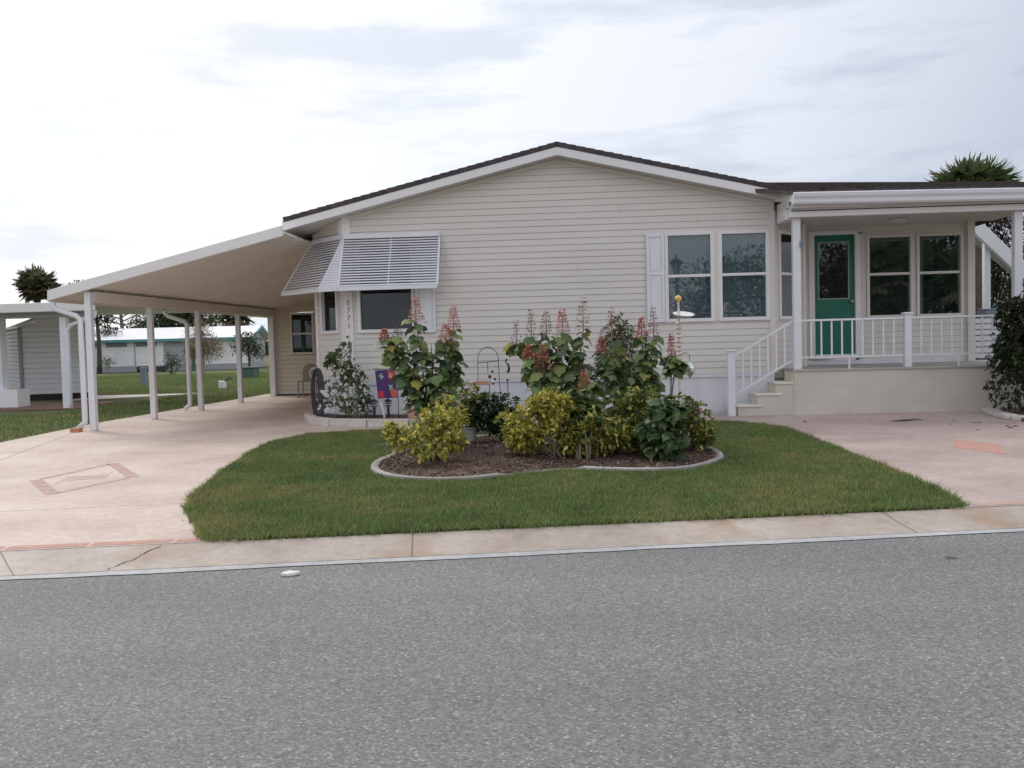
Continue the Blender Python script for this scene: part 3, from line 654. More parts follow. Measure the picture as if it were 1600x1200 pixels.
# house numbers
for ch, zz in zip('5771', (1.90, 1.775, 1.65, 1.525)):
    cu = bpy.data.curves.new('digit', 'FONT'); cu.body = ch; cu.size = .125; cu.extrude = .004; cu.align_x = 'CENTER'
    tmp = bpy.data.objects.new('t', cu); COL.objects.link(tmp); bpy.context.view_layer.update()
    me = bpy.data.meshes.new_from_object(tmp.evaluated_get(bpy.context.evaluated_depsgraph_get())); bpy.data.objects.remove(tmp)
    me.transform(Matrix.Rotation(R(90), 4, 'X')); me.materials.append(M['digit'])
    o = bpy.data.objects.new('house_number', me); COL.objects.link(o); o.parent = H; o.location = Vector((-3.53, 14.962, zz)) - ORI[H]; o['label'] = 'grey house number digit ' + ch
# ---- louvred window awning wrapping the angled corner
AW = MB(); SL_ = MB(); SG_ = MB()
ZT, ZB = 2.99, 2.16
def awn(tl, tr, bl, br, n, solid=False):
    tl, tr, bl, br = map(Vector, (tl, tr, bl, br)); nn_ = (tr - tl).cross(bl - tl).normalized()
    if nn_.y > 0: nn_ = -nn_
    for i in range(n):
        f0 = (i + .0) / n; f1 = (i + (.62 if not solid else 1.1)) / n
        a_, b_ = tl.lerp(bl, f0), tr.lerp(br, f0); c_, d_ = tr.lerp(br, f1), tl.lerp(bl, f1)
        lift = nn_ * .012
        if not solid:
            g0, g1 = (i + .62) / n, (i + .92) / n; bk_ = nn_ * -.012; SG_.quad(tl.lerp(bl, g0) + bk_, tr.lerp(br, g0) + bk_, tr.lerp(br, g1) + bk_, tl.lerp(bl, g1) + bk_)  # set-back dark strips paint the shade into each slat gap
        SL_.quad(a_, b_, c_ + lift, d_ + lift); SL_.quad(d_ + lift, c_ + lift, c_ + nn_ * .002 , d_ + nn_ * .002)
t1, t2 = (-2.0, 14.96, ZT), (-3.57, 14.96, ZT); b1_, b2_ = (-2.0, 14.5, ZB), (-3.57, 14.5, ZB)
t3 = (-4.31, 15.70, ZT); b3_, b4_ = (-3.93, 14.66, ZB), (-4.78, 15.5, ZB)
awn(t2, t1, b2_, b1_, 19); awn((-3.60, 14.965, ZT), (-3.575, 14.96, ZT), b3_, b2_, 19, True); awn(t3, (-3.61, 14.97, ZT), b4_, b3_, 19)
for a_, b_ in ((t1, t2), (t2, t3)): AW.beam(Vector(a_) + Vector((0, -.015, .015)), Vector(b_) + Vector((0, -.015, .015)), .05, .075)
for a_, b_ in ((b1_, b2_), (b2_, b3_), (b3_, b4_)): AW.beam(Vector(a_) - Vector((0, 0, .02)), Vector(b_) - Vector((0, 0, .02)), .045, .065)
for a_, b_ in ((t1, b1_), (t2, b2_), (t2, b3_), (t3, b4_)): AW.beam(a_, b_, .028, .022)
for f in (.5,):
    AW.beam(Vector(t1).lerp(Vector(t2), f) + Vector((0, .01, 0)), Vector(b1_).lerp(Vector(b2_), f) + Vector((0, .012, 0)), .02, .015)
AW.tube([(-2.0, 14.5, ZB), (-1.98, 14.97, ZB - .06)], .008); AW.tube([(-3.5, 14.52, ZB), (-3.5, 14.97, ZB - .06)], .008)
aw = AW.build('window_awning', M['alu'], H); SL_.build('awning_louvres', M['alu'], aw); SG_.build('louvre_shade_strips', M['louvre_gap_shade'], aw)
# ---- porch
FD = frame(0, 16.4, 0)
siding(FD, lambda z: (3.9, 6.95), .74, 3.1, [(4.22, 5.05, .6, 3.0), (5.18, 5.98, 1.475, 2.915), (6.02, 6.82, 1.475, 2.915)], [], 'porch_wall', M['siding'], H)
MB().box(3.93, 3.95, 15.6, 16.42, 0, 3.1).build('porch_side_wall', M['siding'], H)
MB().fbox(FD, 3.9, 6.9, -.02, .012, .66, .77).build('porch_skirting', M['skirt'], H)
MB().box(6.86, 6.98, 16.32, 16.44, .7, 3.1).build('corner_board', M['cream_trim'], H, bevel=.004)
window(FD, 5.235, 5.925, 1.53, 2.86, H, 2.235, None, 'porchglass', .05, 'cream_trim')
window(FD, 6.075, 6.765, 1.53, 2.86, H, 2.235, None, 'porchglass', .05, 'cream_trim')
for x in (4.17, 5.10): MB().fbox(FD, x, x + .03, .012, .02, .8, 3.0).build('wall_channel', M['cream_trim'], H)
dr = MB()
dr.fbox(FD, 4.30, 4.985, -.045, -.01, .875, 2.93)
door = dr.build('door', M['green'], H)
df = MB(); df.fbox(FD, 4.20, 4.30, -.06, .05, .80, 3.0); df.fbox(FD, 4.985, 5.085, -.06, .05, .80, 3.0); df.fbox(FD, 4.30, 4.985, -.06, .05, 2.93, 3.0); df.fbox(FD, 4.30, 4.985, -.06, .07, .80, .875)
df.build('door_frame', M['trim'], H, bevel=.006)
dw = MB(); a0, a1, z0_, z1_ = 4.36, 4.90, 1.82, 2.82
for q in ((a0, a0 + .025, z0_, z1_), (a1 - .025, a1, z0_, z1_), (a0 + .025, a1 - .025, z0_, z0_ + .025), (a0 + .025, a1 - .025, z1_ - .025, z1_)): dw.fbox(FD, q[0], q[1], -.01, .006, q[2], q[3])
dw.build('door_window_frame', mat('grey_green_trim', (.25, .30, .28), .5), door)
MB().fbox(FD, a0 + .025, a1 - .025, -.0095, -.004, z0_ + .025, z1_ - .025).build('door_pane', glass('door_glass', (.6, .58, .6), .035), door)
M['lace'] = mat('lace_curtain', (.26, .24, .25), .9, .35, 18)
MB().fbox(FD, a0 + .03, a1 - .03, -.0098, -.0096, z0_ + .03, z1_ - .03).build('door_curtain', M['lace'], door)
MB().lathe((4.93, 16.39, 1.78), [(.012, 0), (.03, .02), (.03, .045), (.01, .055)], 10, Matrix.Rotation(R(90), 3, 'X')).build('door_handle', M['brass'], door)
MB().fbox(FD, 4.11, 4.14, .012, .03, 1.86, 1.96).build('doorbell', M['taupe'], H)
MB().fbox(FD, 5.04, 5.10, .05, .08, 2.93, 2.96).build('door_closer', M['bluegrey'], H)
# porch base, floor, ceiling
MB().slab([(3.46, 14.42), (6.95, 14.42), (6.95, 16.38), (3.96, 16.38), (3.96, 15.62), (3.46, 15.12)], -.02, .665).build('porch_base', M['stucco'], H)
MB().slab([(3.44, 14.40), (6.97, 14.40), (6.97, 16.385), (3.965, 16.385), (3.965, 15.62), (3.44, 15.095)], .667, .70).build('porch_floor', M['porch_floor'], H, bevel=.006)
pc = MB(); pc.box(3.42, 7.3, 14.30, 16.39, 3.085, 3.10)
y = 14.4
while y < 16.3: pc.box(3.42, 7.3, y, y + .012, 3.078, 3.085); y += .2
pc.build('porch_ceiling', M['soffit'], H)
MB().lathe((5.45, 15.6, 3.078), [(.14, 0), (.14, -.02), (.11, -.05), (.04, -.07)][::-1], 16).build('ceiling_light', M['soffit'], H)
MB().box(3.40, 7.3, 14.30, 14.42, 3.0, 3.18).box(3.36, 3.48, 14.421, 14.99, 2.98, 3.14).build('porch_beam', M['trim'], H, bevel=.006)
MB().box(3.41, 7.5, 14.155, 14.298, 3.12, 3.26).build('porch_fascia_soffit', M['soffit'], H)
# K-style gutter: profile extruded along x
gt = MB(); pr_ = [(14.15, 3.40), (14.15, 3.23), (14.09, 3.225), (14.065, 3.25), (14.06, 3.30), (14.03, 3.34), (14.02, 3.385), (14.035, 3.40)]
for x in (3.40, 7.5):
    for q in pr_: gt.v.append((x, q[0], q[1] - (.065 if x < 5 else .125)))
n8 = len(pr_)
for i in range(n8): j = (i + 1) % n8; gt.f.append((i, j, n8 + j, n8 + i))
gt.f.append(tuple(range(n8))); gt.f.append(tuple(n8 + i for i in reversed(range(n8))))
gt.build('gutter', M['alu'], H)
MB().box(3.365, 3.395, 14.30, 14.99, 3.142, 3.28).build('porch_end_panel', M['siding'], H)
MB().beam((3.41, 14.10, 3.265), (3.33, 14.99, 3.40), .03, .13).build('rake_board', M['trim'], H)
MB().box(3.47, 3.585, 14.41, 14.52, .70, 3.0).build('porch_post', M['alu'], H, bevel=.008)
MB().box(6.74, 6.86, 14.41, 14.52, .70, 3.0).build('porch_post', M['alu'], H, bevel=.008)
MB().box(5.13, 5.23, 14.42, 14.52, .70, 1.50).box(5.11, 5.25, 14.40, 14.54, 1.50, 1.53).build('rail_post', M['alu'], H, bevel=.006)
MB().box(2.47, 2.58, 14.44, 14.54, 0.004, 1.0).box(2.45, 2.60, 14.42, 14.56, 1.0, 1.03).build('newel_post', M['alu'], H, bevel=.006)
for x0, x1, n in ((3.585, 5.13, 10), (5.23, 6.74, 10)):
    r_ = MB().box(x0, x1, 14.445, 14.495, 1.43, 1.46).box(x0, x1, 14.455, 14.485, .865, .89).build('railing', M['alu'], H, bevel=.004)
    for i in range(1, n):
        x = x0 + (x1 - x0) * i / n; MB().box(x - .011, x + .011, 14.459, 14.481, .89, 1.43).build('baluster', M['alu'], r_)
    x = (x0 + x1) / 2 - .05; MB().box(x - .012, x + .012, 14.458, 14.482, .70, .866).build('rail_foot', M['alu'], r_)
r_ = MB().beam((3.47, 14.49, 1.45), (2.58, 14.49, .93), .045, .03).beam((3.47, 14.49, .85), (2.58, 14.49, .33), .03, .025).build('stair_railing', M['alu'], H)
for i in range(1, 7):
    x = 3.47 - .89 * i / 7; zz = 1.45 - .52 * i / 7; MB().box(x - .011, x + .011, 14.479, 14.501, zz - .60, zz - .01).build('baluster', M['alu'], r_)
for i, (x0, zt) in enumerate(((2.60, .17), (2.89, .34), (3.18, .51))):
    st = MB().box(x0 + .03, 3.4595, 14.43, 14.985, (.0 if i == 0 else zt - .20), zt - .03).build('step', M['stucco'], H)
    MB().box(x0 + .02, x0 + .03, 14.435, 14.98, (.0 if i == 0 else zt - .17), zt - .03).build('riser', M['step'], st)
    MB().box(x0 - .01, min(x0 + .38, 3.455), 14.405, 14.984, zt - .03, zt).build('tread', M['tread'], st, bevel=.012)
MB().box(3.445, 3.457, 14.44, 14.96, .50, .665).build('riser', M['step'], H)

MB().slab([(3.31, 14.992), (3.458, 14.992), (3.458, 15.11)], 0, .49).build('step_infill', M['stucco'], H)
MB().box(5.12, 6.88, 16.80, 16.82, .7, 3.1).build('added_pane_backdrop', mat('pane_backdrop_grey', (.30, .33, .33), .9, .3, 2, stretch=(9, 1, .4)), H)  # curtain-like backdrop added to set the brightness seen through the porch panes
# ---- carport
CP = empty('carport', (-7.5, 14.25, 0), 'white aluminium carport with sloping pan roof attached to the side of the cream home', 'carport')
CX0, CX1, CY0, CY1 = -8.06, -4.29, 14.16, 25.5
cz = lambda x: 2.105 + (x - CX0) * PITCH
cp = MB(); x = CX0
cp.hexa([(CX0, CY0, cz(CX0)), (CX1, CY0, cz(CX1)), (CX1, CY1, cz(CX1)), (CX0, CY1, cz(CX0)), (CX0, CY0, cz(CX0) + .03), (CX1, CY0, cz(CX1) + .03), (CX1, CY1, cz(CX1) + .03), (CX0, CY1, cz(CX0) + .03)])
y = CY0 + .3
while y < CY1: cp.hexa([(CX0 + .02, y, cz(CX0 + .02) - .012), (CX1, y, cz(CX1) - .012), (CX1, y + .03, cz(CX1) - .012), (CX0 + .02, y + .03, cz(CX0 + .02) - .012), (CX0 + .02, y, cz(CX0 + .02) - .0005), (CX1, y, cz(CX1) - .0005), (CX1, y + .03, cz(CX1) - .0005), (CX0 + .02, y + .03, cz(CX0 + .02) - .0005)]); y += .3
cp.build('roof_panel', M['pan'], CP)
fs = MB(); x0, x1 = CX0 - .02, -4.31
fs.hexa([(x0, CY0 - .06, cz(x0) - .035), (x1, CY0 - .06, cz(x1) - .035), (x1, CY0 - .002, cz(x1) - .035), (x0, CY0 - .002, cz(x0) - .035), (x0, CY0 - .06, cz(x0) + .13), (x1, CY0 - .06, cz(x1) + .13), (x1, CY0 - .002, cz(x1) + .10), (x0, CY0 - .002, cz(x0) + .10)])
fs.build('front_fascia', M['trim'], CP, bevel=.008)
MB().box(CX0 - .06, CX0 - .002, CY0, CY1, 2.05, 2.18).build('side_gutter', M['pan'], CP, bevel=.01)
MB().box(-7.565, -7.435, 14.31, CY1, 2.03, 2.20).build('beam', M['pan'], CP, bevel=.006)
for i, y in enumerate((14.25, 16.40, 18.57, 20.89, 23.35)):
    MB().box(-7.55, -7.45, y - .05, y + .05, .004, (2.19 if i == 0 else 2.03)).build('post', M['alu'], CP, bevel=.008)
for y in (14.20, 18.30):
    ds = MB(); ds.tube([(-8.05, y, 2.06), (-8.05, y, 1.98), (-8.0, y, 1.93), (-7.68, y, 1.82), (-7.62, y, 1.76), (-7.62, y, 1.5), (-7.62, y, .20), (-7.62, y, .14), (-7.72, y - .02, .05)], .042, 8)
    ds.build('downspout', M['alu'], CP, smooth=True)
MB().box(-7.74, -7.60, 13.96, 14.08, .004, .065).build('splash_brick', M['terra'], origin=(-7.67, 14.02, 0), label='small red brick lying under the front carport downspout', cat='brick')

# ================================================================== GARDEN BED AT THE HOUSE FRONT
bedpoly = [(-4.36, 15.36), (-4.02, 14.60), (-3.60, 14.12), (-2.36, 13.74), (.9, 13.88), (.9, 14.98), (-3.58, 14.98), (-4.25, 15.66)]
MB().slab(bedpoly, -.01, .10).build('front_mulch_bed', M['mulch'], kind='structure')
def ztop(P): return np.full(len(P), .105)
V, Fa, C = chips(bedpoly, 3500, ztop, (-4.4, 13.7, .9, 15.6), (.02, .05))
npmesh('front_mulch_chips', V, Fa, C, M['leaf'], kind='stuff', label='dark mulch in the raised bed along the house wall', cat='mulch')
eb = [(-4.40, 15.42), (-4.05, 14.58), (-3.64, 14.06), (-3.02, 13.84), (-2.36, 13.68), (-1.72, 13.70), (-1.08, 13.73), (-.44, 13.76), (.2, 13.79), (.86, 13.82)]
labs = ['pale edging block at the angled far end beside the hose holder', 'pale edging block on the bed corner left of the flowering bush', 'pale edging block in front of the white flowered bush', 'pale edging block right of the white flowered bush',
        'pale edging block in front of the purple flag', 'pale edging block behind the dark potted plant', 'pale edging block below the arched trellis', 'pale edging block below the metal garden stake', 'pale edging block at the right end of the front bed']
for i in range(len(eb) - 1):
    a_, b_ = Vector(eb[i]), Vector(eb[i + 1]); d = (b_ - a_).normalized(); a_ = a_ + d * .006; b_ = b_ - d * .006
    MB().beam((*a_, .066), (*b_, .066), .11, .128).build('edging_block', M['block'], bevel=.012, origin=(*((a_ + b_) / 2), 0), label=labs[i], cat='edging block', group='blocks edging the front bed')

# ================================================================== PLANTS
def shrub(name, c, rad, n, leafL, pal, label, cat='shrub', stems=6, per=7, shape=T_OVAL, wr=.5, base=None, group=None, droop=.0, blobs=None, upb=.4, bark='bark', gapf=.35):
    """foliage as rosettes at the tips of twigs that fill an uneven crown"""
    bx, by = (base or (c[0], c[1])); t = empty(name, (bx, by, 0.03), label, cat, group)
    blobs = blobs or [(0, 0, 0, 1)]
    pts = []; 
    for _ in range(n * 3):
        b = random.choice(blobs); d = unit(1)[0]; rr = (random.random() ** .42)
        p = np.array([c[0] + b[0] * rad[0] + d[0] * rr * rad[0] * b[3], c[1] + b[1] * rad[1] + d[1] * rr * rad[1] * b[3], c[2] + b[2] * rad[2] + d[2] * rr * rad[2] * b[3]])
        nzv = math.sin(p[0] * 9 + 1) * math.sin(p[1] * 8 + 2) * math.sin(p[2] * 10 + c[0])
        if nzv * .5 + .5 < gapf * random.random(): continue
        if p[2] < .10: continue
        pts.append((p, d))
        if len(pts) >= n: break
    P = []; D = []
    for p, d in pts:
        o = d + np.array([0, 0, upb]); o /= np.linalg.norm(o)
        k = max(3, int(random.gauss(per, 1.2)))
        for j in range(k):
            v = unit(1)[0]; v = v - o * v.dot(o); v /= np.linalg.norm(v); dd = v * .9 + o * random.uniform(.15, .9) - np.array([0, 0, droop])
            P.append(p + o * random.uniform(-.02, .02)); D.append(dd)
    n_ = len(P); Ls = leafL * rng.uniform(.5, 1.3, n_)
    V, Fa, C = leaves(shape, P, D, Ls, Ls * wr, pick(pal, n_))
    npmesh('foliage', V, Fa, C, M['leaf'], t)
    st = MB()
    for i in range(stems):
        tgt = Vector(random.choice(pts)[0]); a_ = Vector((bx + random.uniform(-.06, .06), by + random.uniform(-.06, .06), .02)); mid = a_.lerp(tgt, .5) + Vector((random.uniform(-.05, .05), random.uniform(-.05, .05), .05))
        st.tube([a_, mid, tgt], [.016, .010, .004], 6)
    st.build('stem', M[bark], t, smooth=True)
    return t
GOLD = [(5, .58, .51, .10), (4, .42, .40, .08), (3, .18, .23, .05), (2, .70, .62, .24)]
GOLD2 = [(4, .44, .40, .09), (4, .26, .28, .06), (4, .12, .16, .045), (1, .60, .52, .16)]
GOLD3 = [(2, .40, .37, .08), (4, .20, .24, .05), (5, .09, .13, .04), (1, .56, .50, .15)]
DARK = [(5, .03, .07, .03), (3, .045, .10, .045), (1, .08, .14, .06)]
shrub('gold_shrub', (-1.42, 9.25, .37), (.33, .42, .27), 420, .062, GOLD, 'bushy yellow green shrub spreading over the left end of the mulched island',
      blobs=[(0, 0, -.1, 1), (.35, -.1, -.05, .8), (-.75, -.1, -.25, .45), (-1.05, -.1, .02, .28), (-.35, -.35, -.45, .5), (.3, -.7, -.7, .45), (.3, .3, .5, .6), (.75, 0, -.4, .4), (.55, .1, .75, .5), (.8, .2, .3, .45)], base=(-1.35, 9.3), gapf=.6)
shrub('gold_shrub', (-1.36, 10.9, .52), (.24, .25, .28), 130, .06, GOLD2, 'small olive yellow shrub behind the tall pink flowered plant on the left', base=(-1.36, 10.9), blobs=[(0, 0, 0, .9), (.8, 0, .35, .6), (-.9, -.2, -.1, .6)])
shrub('gold_shrub', (-.22, 9.55, .38), (.42, .40, .34), 700, .062, GOLD2[:2] + GOLD[:2], 'dense yellow green shrub at the middle of the island beside the bare mulch',
      blobs=[(0, 0, 0, .95), (-.5, -.1, .05, .7), (.6, 0, -.1, .7), (-.6, -.2, -.35, .5), (.1, -.2, .6, .5)], base=(-.1, 9.3))
shrub('gold_shrub', (.60, 9.75, .37), (.38, .4, .34), 560, .06, GOLD3, 'yellow green shrub between the central shrub and the dark broad leaved bush',
      blobs=[(0, 0, .1, .9), (-.6, -.3, -.3, .65), (.3, -.4, -.3, .6), (.4, 0, .55, .6)], base=(.55, 9.5))
shrub('gold_shrub', (1.28, 9.95, .33), (.27, .3, .29), 320, .06, GOLD3, 'yellow green shrub at the right end of the island behind the plastic flamingo',
      blobs=[(0, 0, .1, .9), (.35, -.2, -.25, .7), (-.3, .2, .45, .6), (.3, -.5, -.6, .4)], base=(1.25, 9.9))
shrub('broadleaf_bush', (.93, 9.2, .37), (.28, .25, .29), 100, .125, [(5, .05, .095, .035), (3, .08, .13, .045), (2, .11, .16, .06)], 'dark green bush with large drooping leaves at the right of the island', stems=5, per=4, shape=T_LOBE, wr=.85, base=(.9, 9.05), droop=.55,
      blobs=[(0, 0, 0, .9), (0, 0, -.4, .8), (.15, -.1, .45, .6)], bark='bark', upb=.2)
shrub('broadleaf_bush', (.12, 9.55, .48), (.22, .2, .30), 60, .12, [(5, .08, .14, .05), (3, .12, .18, .06), (2, .20, .22, .07)], 'dull green leafy growth rising in the centre of the golden shrubs', stems=4, per=4, shape=T_LOBE, wr=.85, base=(.15, 9.1), droop=.5, bark='bark')
shrub('gold_shrub', (.25, 9.35, .30), (.34, .28, .26), 330, .06, GOLD3 + GOLD2, 'low yellow green shrub at the front edge of the island between the larger shrubs', blobs=[(0, 0, 0, .9), (-.5, 0, -.2, .6), (.6, 0, -.1, .7)], base=(.25, 9.3))
# potted plant
pt = empty('potted_plant', (-1.19, 10.95, .07), 'dark green plant spilling from a pale grey round pot on the island', 'potted plant')
MB().lathe((-1.19, 10.95, .07), [(.075, 0), (.085, .01), (.105, .15), (.118, .155), (.118, .175), (.10, .175), (.098, .15)], 20).build('pot', M['pot'], pt, smooth=False)
def cloudleaf(parent, c, rad, n, Ls, pal, shape=T_OVAL, wr=.55, droop=0, name='foliage', mat_='leaf', shell=.45, zmin=.06, lump=0.0, sq=1.0):
    d = unit(n); rr = rng.random(n) ** shell
    if lump: rr *= 1 + lump * np.sin(d[:, 0] * 5 + c[0] * 3) * np.sin(d[:, 1] * 4 + 1 + c[1]) * np.cos(d[:, 2] * 5)
    P = np.array(c) + d * rr[:, None] * np.array(rad); keep = P[:, 2] > zmin; P = P[keep]; d = d[keep]; n = len(P)
    D = d * .8 + unit(n) * .8 + np.array([0, 0, .15 - droop]); Lr = Ls * rng.uniform(.6, 1.3, n)
    V, Fa, C = leaves(shape, P, D, Lr, Lr * wr, pick(pal, n)); return (V, Fa, C)
V, Fa, C = merge([cloudleaf(pt, (-.98, 11.0, .41), (.28, .26, .21), 800, .07, DARK), cloudleaf(pt, (-.76, 11.0, .30), (.26, .22, .18), 520, .07, DARK, droop=.3), cloudleaf(pt, (-1.14, 10.9, .38), (.15, .14, .13), 260, .07, DARK),
                  cloudleaf(pt, (-.80, 11.1, .52), (.2, .2, .10), 120, .06, DARK[1:])])
npmesh('foliage', V, Fa, C, M['leaf'], pt)
MB().tube([(-1.19, 10.95, .2), (-1.05, 10.98, .42)], .01).tube([(-1.19, 10.95, .2), (-.85, 11.0, .36)], .009).build('stem', M['bark'], pt)

# pagoda-like plants with tall stems, big lobed leaves and red panicles
def panicle(p, h, r, style):
    pal, dens = {'red': ([(5, .56, .17, .13), (2, .70, .32, .27), (1, .36, .16, .08)], 420), 'pink': ([(4, .68, .32, .29), (3, .56, .22, .20), (1, .32, .20, .13)], 420),
                 'faded': ([(3, .50, .30, .28), (3, .36, .22, .19), (2, .22, .18, .11)], 240), 'brown': ([(3, .13, .10, .09), (1, .07, .06, .06)], 120)}[style]
    n = dens; z = rng.random(n) ** 1.1; tiers = np.round(z * 8) / 8; rad = r * (1 - .8 * tiers) * (.35 + .65 * rng.random(n) ** .5); th = rng.random(n) * 6.283
    P = np.column_stack([p[0] + rad * np.cos(th), p[1] + rad * np.sin(th), p[2] + h * tiers + rng.normal(0, .006, n) - rad * .15])
    D = np.column_stack([np.cos(th), np.sin(th), rng.normal(.3, .4, n)]); Ls = rng.uniform(.016, .030, n)
    a_ = leaves(T_DIA, P, D, Ls, Ls * .7, pick(pal, n, .2))
    # stalklets
    k = 26; zt = rng.random(k); rr_ = r * (1 - .8 * zt); th = rng.random(k) * 6.283
    P2 = np.column_stack([np.full(k, p[0]), np.full(k, p[1]), p[2] + h * zt * .95]); D2 = np.column_stack([np.cos(th), np.sin(th), np.full(k, .12)])
    b_ = leaves(T_DIA, P2, D2, rr_ * .95, np.full(k, .005), pick([(1, .20, .09, .06)], k)); return merge([a_, b_])
LOB = [(5, .10, .155, .06), (4, .15, .21, .075), (3, .22, .26, .09), (2, .055, .095, .05), (1, .34, .30, .07)]
def pagoda(label, base, stems, group='tall plants with red flower spikes', nl=1.0, Ls=.128):
    t = empty('pagoda_plant', (base[0], base[1], .05), label, 'flowering plant', group); sm = MB(); P = []; D = []; pan = []
    for (tx, ty, tz, ph, pr, style, bare) in stems:
        a_ = Vector((base[0] + random.uniform(-.1, .1), base[1] + random.uniform(-.08, .08), .03)); b_ = Vector((tx, ty, tz))
        m_ = a_.lerp(b_, .5) + Vector((random.uniform(-.06, .06), random.uniform(-.04, .04), .04)); pts_ = [a_, a_.lerp(m_, .6), m_, m_.lerp(b_, .6), b_, b_ + Vector((0, 0, ph * .9))]
        sm.tube(pts_, [.012, .010, .009, .008, .006, .003], 6)
        k = int(random.randint(32, 40) * nl)
        for i in range(k):
            f = bare + (1 - bare) * (i + random.random()) / k
            q = a_.lerp(m_, f * 2) if f < .5 else m_.lerp(b_, f * 2 - 1); th = i * 2.4 + random.random(); o = Vector((math.cos(th), math.sin(th), .35)).normalized(); pl = random.uniform(.03, .09) * (1.2 - f * .5)
            e_ = q + o * pl; sm.tube([q, e_], .003, 4, False); P.append(tuple(e_)); D.append((o.x, o.y, -random.uniform(.1, .9)))
        if style: pan.append(panicle((tx, ty, tz), ph, pr, style))
    n_ = len(P); L2 = Ls * rng.uniform(.45, 1.25, n_); V, Fa, C = leaves(T_LOBE, P, D, L2, L2 * .95, pick(LOB, n_, .18))
    npmesh('leaf_mass', V, Fa, C, M['leaf'], t); sm.build('stem', M['bark'], t, smooth=True)
    for v, f, c in pan: npmesh('flower_spike', v, f, c, M['flower'], t)
pagoda('tall leafy plant with bright pink flower spikes in front of the shaded left window', (-1.55, 10.55), [(-1.70, 10.5, 1.50, .26, .10, 'pink', .45), (-1.92, 10.5, 1.32, .16, .07, 'brown', .5), (-2.06, 10.45, 1.30, .12, .06, 'red', .75), (-1.28, 10.55, 1.40, .26, .08, 'pink', .5), (-1.36, 10.45, 1.26, .20, .10, 'red', .4),
        (-1.55, 10.6, 1.15, .1, .05, None, .3), (-1.75, 10.35, .95, .1, .05, None, .25), (-1.27, 10.6, 1.02, .2, .06, 'faded', .45), (-1.45, 10.3, .9, .1, .05, None, .2), (-1.88, 10.4, 1.0, .1, .05, None, .4)])
pagoda('tall leafy plant with faded and red flower spikes left of centre on the island', (-.08, 10.2), [(-.39, 10.4, 1.28, .30, .07, 'faded', .4), (-.22, 10.4, 1.32, .26, .08, 'faded', .4), (-.04, 10.4, 1.32, .26, .09, 'pink', .4), (.19, 10.35, 1.36, .34, .10, 'faded', .4), (-.26, 10.1, .94, .26, .10, 'red', .3), (-.42, 10.2, 1.06, .14, .07, 'red', .4),
        (.18, 9.9, .66, .26, .09, 'red', .3), (-.35, 10.1, .80, .1, .05, None, .2), (.1, 10.3, 1.1, .1, .05, None, .25), (-.56, 10.4, 1.20, .26, .06, 'brown', .93), (.25, 10.2, .9, .1, .05, None, .2), (-.1, 10.2, 1.15, .1, .05, None, .25), (-.3, 10.0, .72, .1, .05, None, .1), (.3, 9.9, .8, .1, .05, None, .15)])
pagoda('tall leafy plant with thin faded flower spikes in front of the clipped dark bush', (.72, 10.2), [(.50, 10.3, 1.22, .36, .08, 'faded', .4), (.95, 10.2, 1.26, .30, .07, 'faded', .5), (.82, 10.2, 1.26, .2, .06, 'red', .5), (.38, 10.2, 1.10, .16, .06, 'red', .5), (.93, 10.2, 1.10, .1, .05, None, .5), (.6, 10.3, 1.05, .1, .05, None, .3), (.95, 10.25, .80, .1, .05, None, .3), (.7, 10.1, .8, .1, .05, None, .1), (.5, 10.1, .9, .1, .05, None, .15)], nl=.9)
pagoda('slender single stem plant with one pink spike beside the white ornament pole', (1.17, 10.5), [(1.17, 10.5, 1.02, .26, .05, 'pink', .82), (1.22, 10.5, .98, .1, .04, None, .85)], nl=.75, Ls=.13)
shrub('clipped_bush', (.74, 13.3, .98), (.42, .35, .56), 800, .065, [(4, .06, .10, .035), (3, .11, .15, .05), (2, .17, .19, .07)], 'dark green fine leaved bush on a thick trunk by the house skirting', 'shrub', stems=8, per=7, wr=.22, base=(.74, 13.3), blobs=[(0, 0, 0, .9), (0, 0, .5, .6), (-.3, 0, -.3, .6), (.3, 0, -.3, .6)], upb=.9)
# gardenia-like bush
gb = shrub('white_flowered_bush', (-3.48, 14.45, .62), (.40, .32, .50), 400, .068, [(3, .07, .115, .045), (4, .12, .17, .065), (3, .18, .23, .09)], 'airy green bush with small white flowers by the angled house corner', 'shrub', stems=9, per=6,
      blobs=[(0, 0, -.1, .75), (-.3, 0, -.3, .7), (.35, 0, -.5, .7), (-.1, 0, .6, .5), (.05, 0, 1.1, .4), (-.55, 0, .75, .28), (.4, 0, .2, .4), (.75, 0, -.65, .3)], base=(-3.38, 14.4), bark='palebark', gapf=.8)
n = 46; Pf = np.column_stack([rng.uniform(-3.85, -3.1, n), rng.uniform(14.08, 14.2, n), rng.uniform(.25, 1.05, n)])
Pf = np.concatenate([Pf, [(-3.46, 14.25, 1.45), (-3.3, 14.25, 1.3)]]); 
for q_ in Pf:
    D = unit(6); D[:, 1] -= .5; V, Fa, C = leaves(T_OVAL, np.repeat([q_], 6, axis=0), D, .036, .03, pick([(1, .88, .88, .86)], 6, .03)); npmesh('flower', V, Fa, C, M['flower'], gb)
